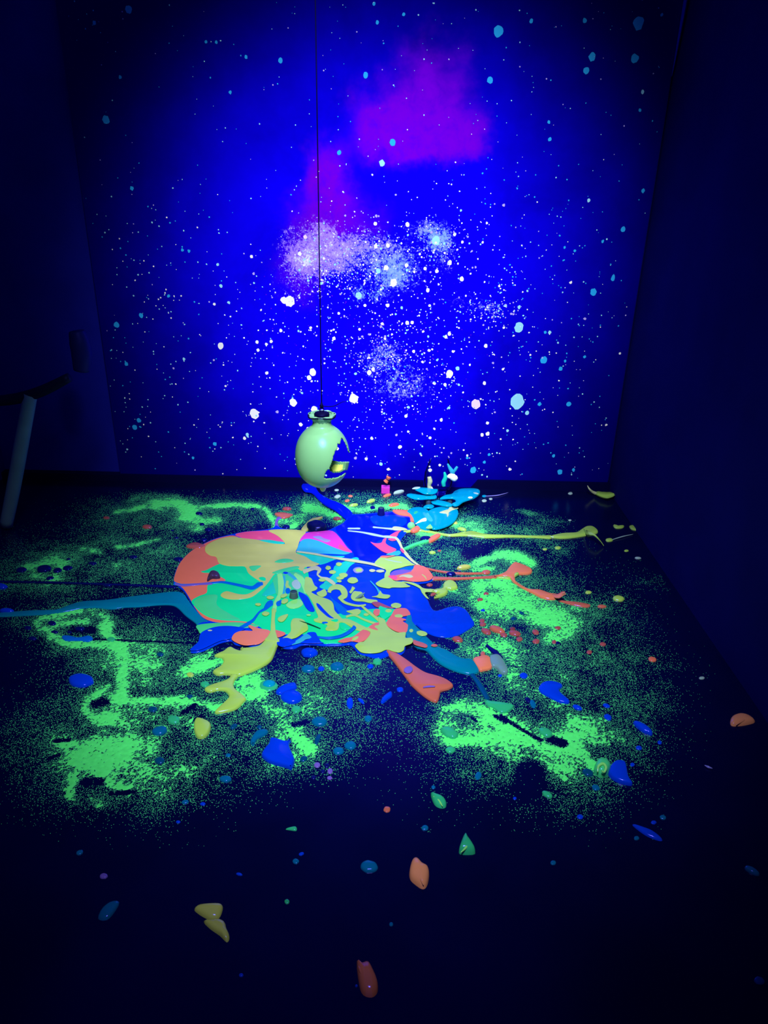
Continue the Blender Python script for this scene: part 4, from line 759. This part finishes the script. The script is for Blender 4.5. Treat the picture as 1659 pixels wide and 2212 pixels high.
o = tube('paint_thread', [flo(1322,1166,.003), flo(1345,1159,.006), flo(1368,1154,.003)], [.002, .003, .001], P('pale')); setp(o, 'thin pale paint thread running from a yellow drop near the right wall', 'thread')
o = tube('paint_thread', [flo(1048,1072,.003), flo(1075,1070,.005), flo(1098,1064,.003)], [.002, .003, .001], P('lilac')); setp(o, 'thin pale paint thread right of the teal pads', 'thread')
t_ = thing('yellow_crescent', flo(1305, 1078), 'yellow curled crescent with a thin tail near the far right corner', 'curl')
petal('body', [flo(1285,1068,.012), flo(1295,1074,.006), flo(1308,1077,.004), flo(1320,1074,.010), flo(1328,1070,.02)], P('yellow'), t_, [.02, .07, .08, .06, .01])
tube('tail', [flo(1287,1066,.016), flo(1279,1062,.03), flo(1273,1056,.05), flo(1269,1049,.06)], [.010, .006, .002], P('paleyellow'), t_)
for px, l in (([(1325,1134),(1335,1138),(1348,1136),(1345,1141),(1332,1142),(1326,1139)], 'small yellow crescent near the right wall, left one'), ([(1359,1137),(1368,1135),(1378,1143),(1384,1152),(1376,1147),(1364,1144)], 'small yellow comma near the right wall, right one')):
    setp(dome('paint_crescent', px, P('yellow'), h=.008), l, 'curl')
o = dome('blue_leaf', [(1142,1056),(1155,1049),(1175,1045),(1204,1047),(1185,1051),(1165,1057)], P('dropteal'), h=.03); setp(o, 'dim teal leaf shaped piece by the right foot of the backdrop', 'leaf')

# ------------------------------------------------------------------ teal pads with the glass jar, by the wall
grey = mat('grey_post', C(50, 70, 90), .5)
def pad(label, px, z, th, stems=(), extra=(), c='padteal'):
    q = np.mean(px, 0); t = thing('teal_pad', (*flo(q[0], q[1], z)[:2], 0), label, 'pad')
    sh = slab('sheet', px, P(c), t, z, th, .006, lift=z)
    for x, y, r in stems:
        b = flo(x, y, z); lathe('post', b, [(0, r * 1.2), (z * .3, r), (z + .002, r)], grey, t, 16)
    for n_, p2, cc in extra: slab(n_, p2, P(cc), sh, z + th - .0005, .002, .003, lift=z)
    return t
pad('large left round teal pad lying at the puddle’s far right rim', [(878,1107),(890,1099),(905,1097),(918,1100),(928,1107),(934,1118),(936,1130),(934,1142),(922,1146),(908,1142),(900,1136),(893,1126),(886,1114)], .006, .008, (), [('bright_patch', [(917,1116),(926,1110),(934,1118),(935,1128),(926,1128)], 'cyan'), ('white_drip', [(897,1135),(905,1128),(913,1123),(920,1122),(921,1128),(912,1130),(903,1133)], 'white'), ('green_fleck', ell(898,1110,5,2.5,-25), 'dropgreen')])
pad('large right round teal pad with a yellow splash on it', [(924,1108),(936,1100),(955,1096),(975,1096),(988,1102),(990,1112),(984,1125),(972,1135),(955,1142),(938,1145),(930,1140),(934,1125)], .010, .008, (), [('yellow_splash', [(949,1110),(958,1106),(968,1103),(972,1097),(984,1098),(990,1101),(978,1105),(970,1110),(969,1116),(966,1120),(964,1113),(956,1112)], 'paleyellow'), ('white_fleck', [(920,1144),(928,1136),(931,1137),(934,1144)], 'lime')])
pad('slanting teal pad low behind the two round pads', [(931,1084),(940,1081),(955,1083),(970,1087),(980,1093),(966,1095),(950,1092),(936,1089)], .022, .007, [(960,1088,.012)])
pad('small teal pad between the left stem and the round pads', [(914,1097),(922,1091),(934,1091),(938,1095),(930,1099)], .008, .006)
pad('widest teal pad reaching out to the right', [(950,1079),(960,1072),(975,1069),(981,1063),(995,1058),(1015,1057),(1030,1058),(1037,1062),(1035,1069),(1025,1077),(1010,1082),(1000,1086),(990,1093),(981,1094),(976,1090),(984,1085),(981,1079),(968,1078)], .035, .009, [(972,1074,.014), (1000,1072,.01)], [('white_drop', ell(1016,1078,5,2), 'white'), ('pale_fold', [(1022,1068),(1028,1067),(1034,1070),(1030,1071)], 'pale')])
pad('long thin left teal pad, middle of the stack', [(878,1071),(886,1068),(902,1070),(920,1072),(938,1070),(944,1074),(939,1078),(922,1079),(905,1080),(892,1078)], .045, .008, [(926,1075,.013)])
JD = 0
pad('uppermost left teal pad carrying the drip candle', [(896,1058),(906,1055),(926,1056),(936,1058),(946,1059),(943,1065),(934,1068),(918,1068),(906,1063)], .062, .008, [(926,1063,.012)], [('pale_tip', [(890,1059),(896,1055),(908,1055),(902,1059)], 'pale')])
JY = float(flo(945, 1066)[1]); 
def vz(x, y, Y=None): return ver(x, y, Y or JY)
jc = vz(946, 1050); jb = thing('glass_jar', (jc[0], jc[1], 0), 'dark clear glass jar with dripping white and yellow paint by the backdrop', 'jar')
gm = bpy.data.materials.new('dark_clear_glass'); gm.use_nodes = True; nt = gm.node_tree; nt.nodes.clear()
out = nt.nodes.new('ShaderNodeOutputMaterial'); mx = nt.nodes.new('ShaderNodeMixShader'); tr = nt.nodes.new('ShaderNodeBsdfTransparent'); gl = nt.nodes.new('ShaderNodeBsdfGlossy'); fr = nt.nodes.new('ShaderNodeLayerWeight')
tr.inputs[0].default_value = (.80, .80, .93, 1); gl.inputs[0].default_value = (.5, .5, 1, 1); gl.inputs['Roughness'].default_value = .08; fr.inputs[0].default_value = .12
nt.links.new(fr.outputs['Fresnel'], mx.inputs[0]); nt.links.new(tr.outputs[0], mx.inputs[1]); nt.links.new(gl.outputs[0], mx.inputs[2]); nt.links.new(mx.outputs[0], out.inputs[0])
S = float((jc - CAM) @ _f) / FPX
zt = float(vz(946, 994)[2]); z1 = max(.0, float(vz(946, 1062)[2]))
hj = zt - z1
o = lathe('glass_body', jc, [(z1, 20 * S), (z1 + hj * .1, 27 * S), (z1 + hj * .35, 31 * S), (z1 + hj * .6, 30 * S), (z1 + hj * .85, 24 * S), (zt, 21 * S)], gm, jb, 40, caps=False)
lathe('glass_base', jc, [(z1 - .001, 21 * S), (z1 + .012, 21 * S)], gm, jb, 40)
def drip(name, pts, rad, c): tube(name, [vz(x, y, JY - .078) for x, y in pts], [r * S for r in rad], P(c), jb, 12)
drip('paint_drip', [(927,1030),(929,1040),(927,1048),(929,1056)], [4, 5.5, 4, 6], 'paleyellow'); drip('white_foot', [(929,1052),(930,1057),(931,1060)], [4, 6, 4], 'white')
drip('paint_drip', [(960,1020),(962,1032),(958,1042),(959,1050)], [2, 4.5, 5, 4], 'aqua')
drip('paint_drip', [(967,1002),(971,1010),(976,1018),(980,1024)], [1.5, 3.5, 5, 3], 'cyan'); drip('paint_drip', [(988,1008),(984,1014),(980,1020)], [2.5, 3.5, 2], 'cyan')
dome_pts = [vz(966, 1030, JY - .085), vz(974, 1029, JY - .085), vz(982, 1032, JY - .085), vz(988, 1030, JY - .085)]
tube('white_splash', dome_pts, [2 * S, 7 * S, 8 * S, 3 * S], P('white'), jb, 12)
for x, y, r in ((929, 1016, 4.2), (950, 1005, 3), (928, 1008, 2)):
    tube('white_bead', [vz(x, y - r, JY - .078), vz(x, y - r * .5, JY - .078), vz(x, y, JY - .078), vz(x, y + r * .5, JY - .078), vz(x, y + r, JY - .078)], [.2 * S, r * .87 * S, r * S, r * .87 * S, .2 * S], P('white'), jb, 12, 3)
kt = vz(833, 1049, WALLY - .10)
kk = thing('small_crystal', (kt[0], kt[1], 0), 'small magenta cube with an orange tip by the foot of the backdrop', 'crystal')
s_ = 9 * S; box('cube', kt[0] - s_, kt[0] + s_, kt[1] - s_, kt[1] + s_, 0.0, s_ * 1.4, P('magenta'), kk)
tube('orange_tip', [vz(833, 1041, WALLY - .10), vz(837, 1036, WALLY - .10), vz(840, 1030, WALLY - .10)], [6 * S, 4 * S, 6 * S], P('coral'), kk, 10)

# ------------------------------------------------------------------ hanging broken glass vase
BY = 2.98
ax = ver(696.5, 985, BY); S = float((ax - CAM) @ _f) / FPX
zz = lambda y: float(ver(696.5, y, BY)[2])
hang = thing('hanging_vase', (ax[0], ax[1], zz(1060)), 'broken pale green glass vase hanging on a black cord before the backdrop', 'vase')
vm = mat('milky_green_glass', C(112, 174, 126), .3, vary=.16, vscale=7, spec=.6)
key = [(1050,3),(1048,13),(1043,25),(1035,37),(1023,47.5),(1008,54),(992,56.8),(975,56.4),(958,52.5),(944,45.5),(933,36.5),(925.5,27),(920,20.5),(914,18.2),(907,17.6)]
ky = crom(key, 9, False); NS = 220
prof = [(zz(y), r * S) for y, r in ky]
v, f = lathe_geo(ax, prof, NS)
va = np.array(v); qx, qy = proj(va)
A_ = [(737,946),(741,950),(745,957),(749,966),(751.3,974),(753,977),(762,979),(762,999),(752,998),(744.5,998),(730,997),(718,994),(719,986),(723,975),(728,969),(728,958),(733,960),(735,952),(736,948)]
B_ = [(700,1033),(702,1022),(706,1015),(711,1013),(713,1018),(722,1021),(734,1020),(743,1015),(760,1013),(760,1021),(744,1022),(738,1027),(728,1031),(715,1033.5)]
SH = [(718,993),(730,996),(745,997),(744,1010),(741,1017),(733,1021),(722,1022),(713,1019),(711,1013),(714,1003)]
F4 = np.array(f); cx, cy = qx[F4].mean(1), qy[F4].mean(1); ctr = va[F4].mean(1)
nrm = np.cross(va[F4[:, 1]] - va[F4[:, 0]], va[F4[:, 3]] - va[F4[:, 0]]); out_ = ctr - np.array([ax[0], ax[1], ctr[:, 2].mean()])
nrm *= np.sign((nrm * out_).sum(1))[:, None]
front = ((CAM - ctr) * nrm).sum(1) > 0
cut = inside(cx, cy, A_) | inside(cx, cy, B_) | (front & inside(cx, cy, SH)) | (~front & inside(cx, cy, [(x + 0, y) for x, y in A_]))
keep = F4[~cut][:, ::-1]
body = obj('vase_body', va, keep, vm, hang)
sm = body.modifiers.new('wall', 'SOLIDIFY'); sm.thickness = .0035; sm.offset = -1
ip = F4[(~front) & inside(cx, cy, [(722,1004),(742,1004),(741,1015),(732,1019),(720,1019),(715,1012)])]
cen = np.array([ax[0], ax[1], zz(985)])
obj('inner_lit_patch', cen + (va - cen) * .975, ip, mat('inner_yellow_lit', C(205, 250, 110, 1.2), .4), body)  # brighter yellow patch on the inner wall; light inside put into its colour
dm_ = P('yellow')
lathe('paint_drip', ax, [(zz(1062), .6 * S), (zz(1060.5), 4 * S), (zz(1057), 6.2 * S), (zz(1052), 8 * S), (zz(1047), 10.5 * S), (zz(1043), 14 * S)], mat('drip_yellow', C(226, 214, 110), .25), body, 28)
cm = mat('clear_green_collar', C(110, 170, 140), .12, vary=.35, vscale=40, spec=.8)
ruf = lambda ip_, t: .07 * (ip_ / 5) * math.sin(7 * t) + .02 * math.sin(17 * t)
o = lathe('ruffled_collar', ax, [(zz(913), 18 * S), (zz(908), 20 * S), (zz(903.5), 23 * S), (zz(900), 26.5 * S), (zz(897), 28 * S), (zz(894), 28 * S)], cm, hang, 84, caps=False, ruff=ruf)
o.modifiers.new('wall', 'SOLIDIFY').thickness = .002
bk = mat('black_metal', (.001, .001, .02, 1), .5, spec=.15)
ring = [(ax[0] + 28.5 * S * math.cos(t), ax[1] + 28.5 * S * math.sin(t), zz(897.5) + .004 * math.sin(3 * t)) for t in np.linspace(0, 2 * math.pi, 41)]
tube('rim_ring', ring, .0028, bk, o, 8, 2)
lid = lathe('lid', ax, [(zz(899), 16 * S), (zz(894), 16.5 * S), (zz(891), 14 * S), (zz(889.5), 8 * S)], bk, hang, 32)
lp = [ (ax[0] + 4.2 * S * math.cos(t), ax[1], zz(885) + 5.2 * S * math.sin(t)) for t in np.linspace(0, 2 * math.pi, 21)]
tube('wire_loop', lp, .0018, bk, lid, 8, 2)
top = np.array([ax[0], ax[1], 3.3])
lathe('knot', (ax[0], ax[1]), [(zz(882), 3.5 * S), (zz(877), 3.8 * S), (zz(869), 1.2 * S)], bk, hang, 14)
tube('cord', [np.array([ax[0], ax[1], zz(872)]), (np.array([ax[0], ax[1], zz(872)]) + top) / 2, top], .0022, bk, hang, 8, 2)
tube('loose_wire', [ver(690, 876, BY), ver(705, 878, BY), ver(722, 877, BY), ver(738, 869, BY), ver(748, 868, BY)], [.002, .0018, .0008], bk, hang, 6)
for x, y, r in ((656,990,1.6),(703,1007,2.0),(689,959,1),(691.5,921,1.6)):
    d = ray(x, y); c_ = ax.copy(); 
    t0 = None
    for t in np.linspace(2.3, 3.6, 1400):
        p = CAM + t * d
        if p[2] < prof[0][0] or p[2] > prof[-1][0]: continue
        rr = np.interp(p[2], [a for a, _ in prof], [b for _, b in prof])
        if (p[0] - ax[0]) ** 2 + (p[1] - ax[1]) ** 2 < rr * rr: t0 = t; break
    if t0:
        p = CAM + t0 * d; tube('dark_speck', [p - d * .0016, p - d * .001, p + d * .001], r * S, bk, body, 8, 2)

# ------------------------------------------------------------------ pale tube at the left
TB = flo(14, 1140); TY = float(TB[1])
tb = thing('leaning_tube', (TB[0], TB[1], 0), 'pale blue grey tube leaning at the left edge of the dark room', 'tube')
S = float((TB - CAM) @ _f) / FPX
tm = mat('frosted_tube', (.13, .26, .33, 1), .5, vary=.25)
tube('tube', [TB + [0, 0, .012], ver(30, 1050, TY), ver(48, 950, TY), ver(66, 852, TY)], [13 * S, 14 * S, 14 * S, 13 * S], tm, tb, 18)
dk = dark('dark_arm', .16, .5)
tube('arm', [ver(-40, 868, TY), ver(30, 862, TY), ver(90, 845, TY), ver(150, 815, TY)], [10 * S, 11 * S, 11 * S, 9 * S], mat('dim_arm', (.004, .01, .03, 1), .5), tb, 14)
tube('end_knob', [ver(165, 715, TY), ver(172, 740, TY), ver(177, 770, TY), ver(176, 800, TY)], [14 * S, 19 * S, 19 * S, 15 * S], mat('dim_knob', (.003, .006, .10, 1), .5), tb, 16)

for o in bpy.data.objects:
    if '_o' in o: del o['_o']
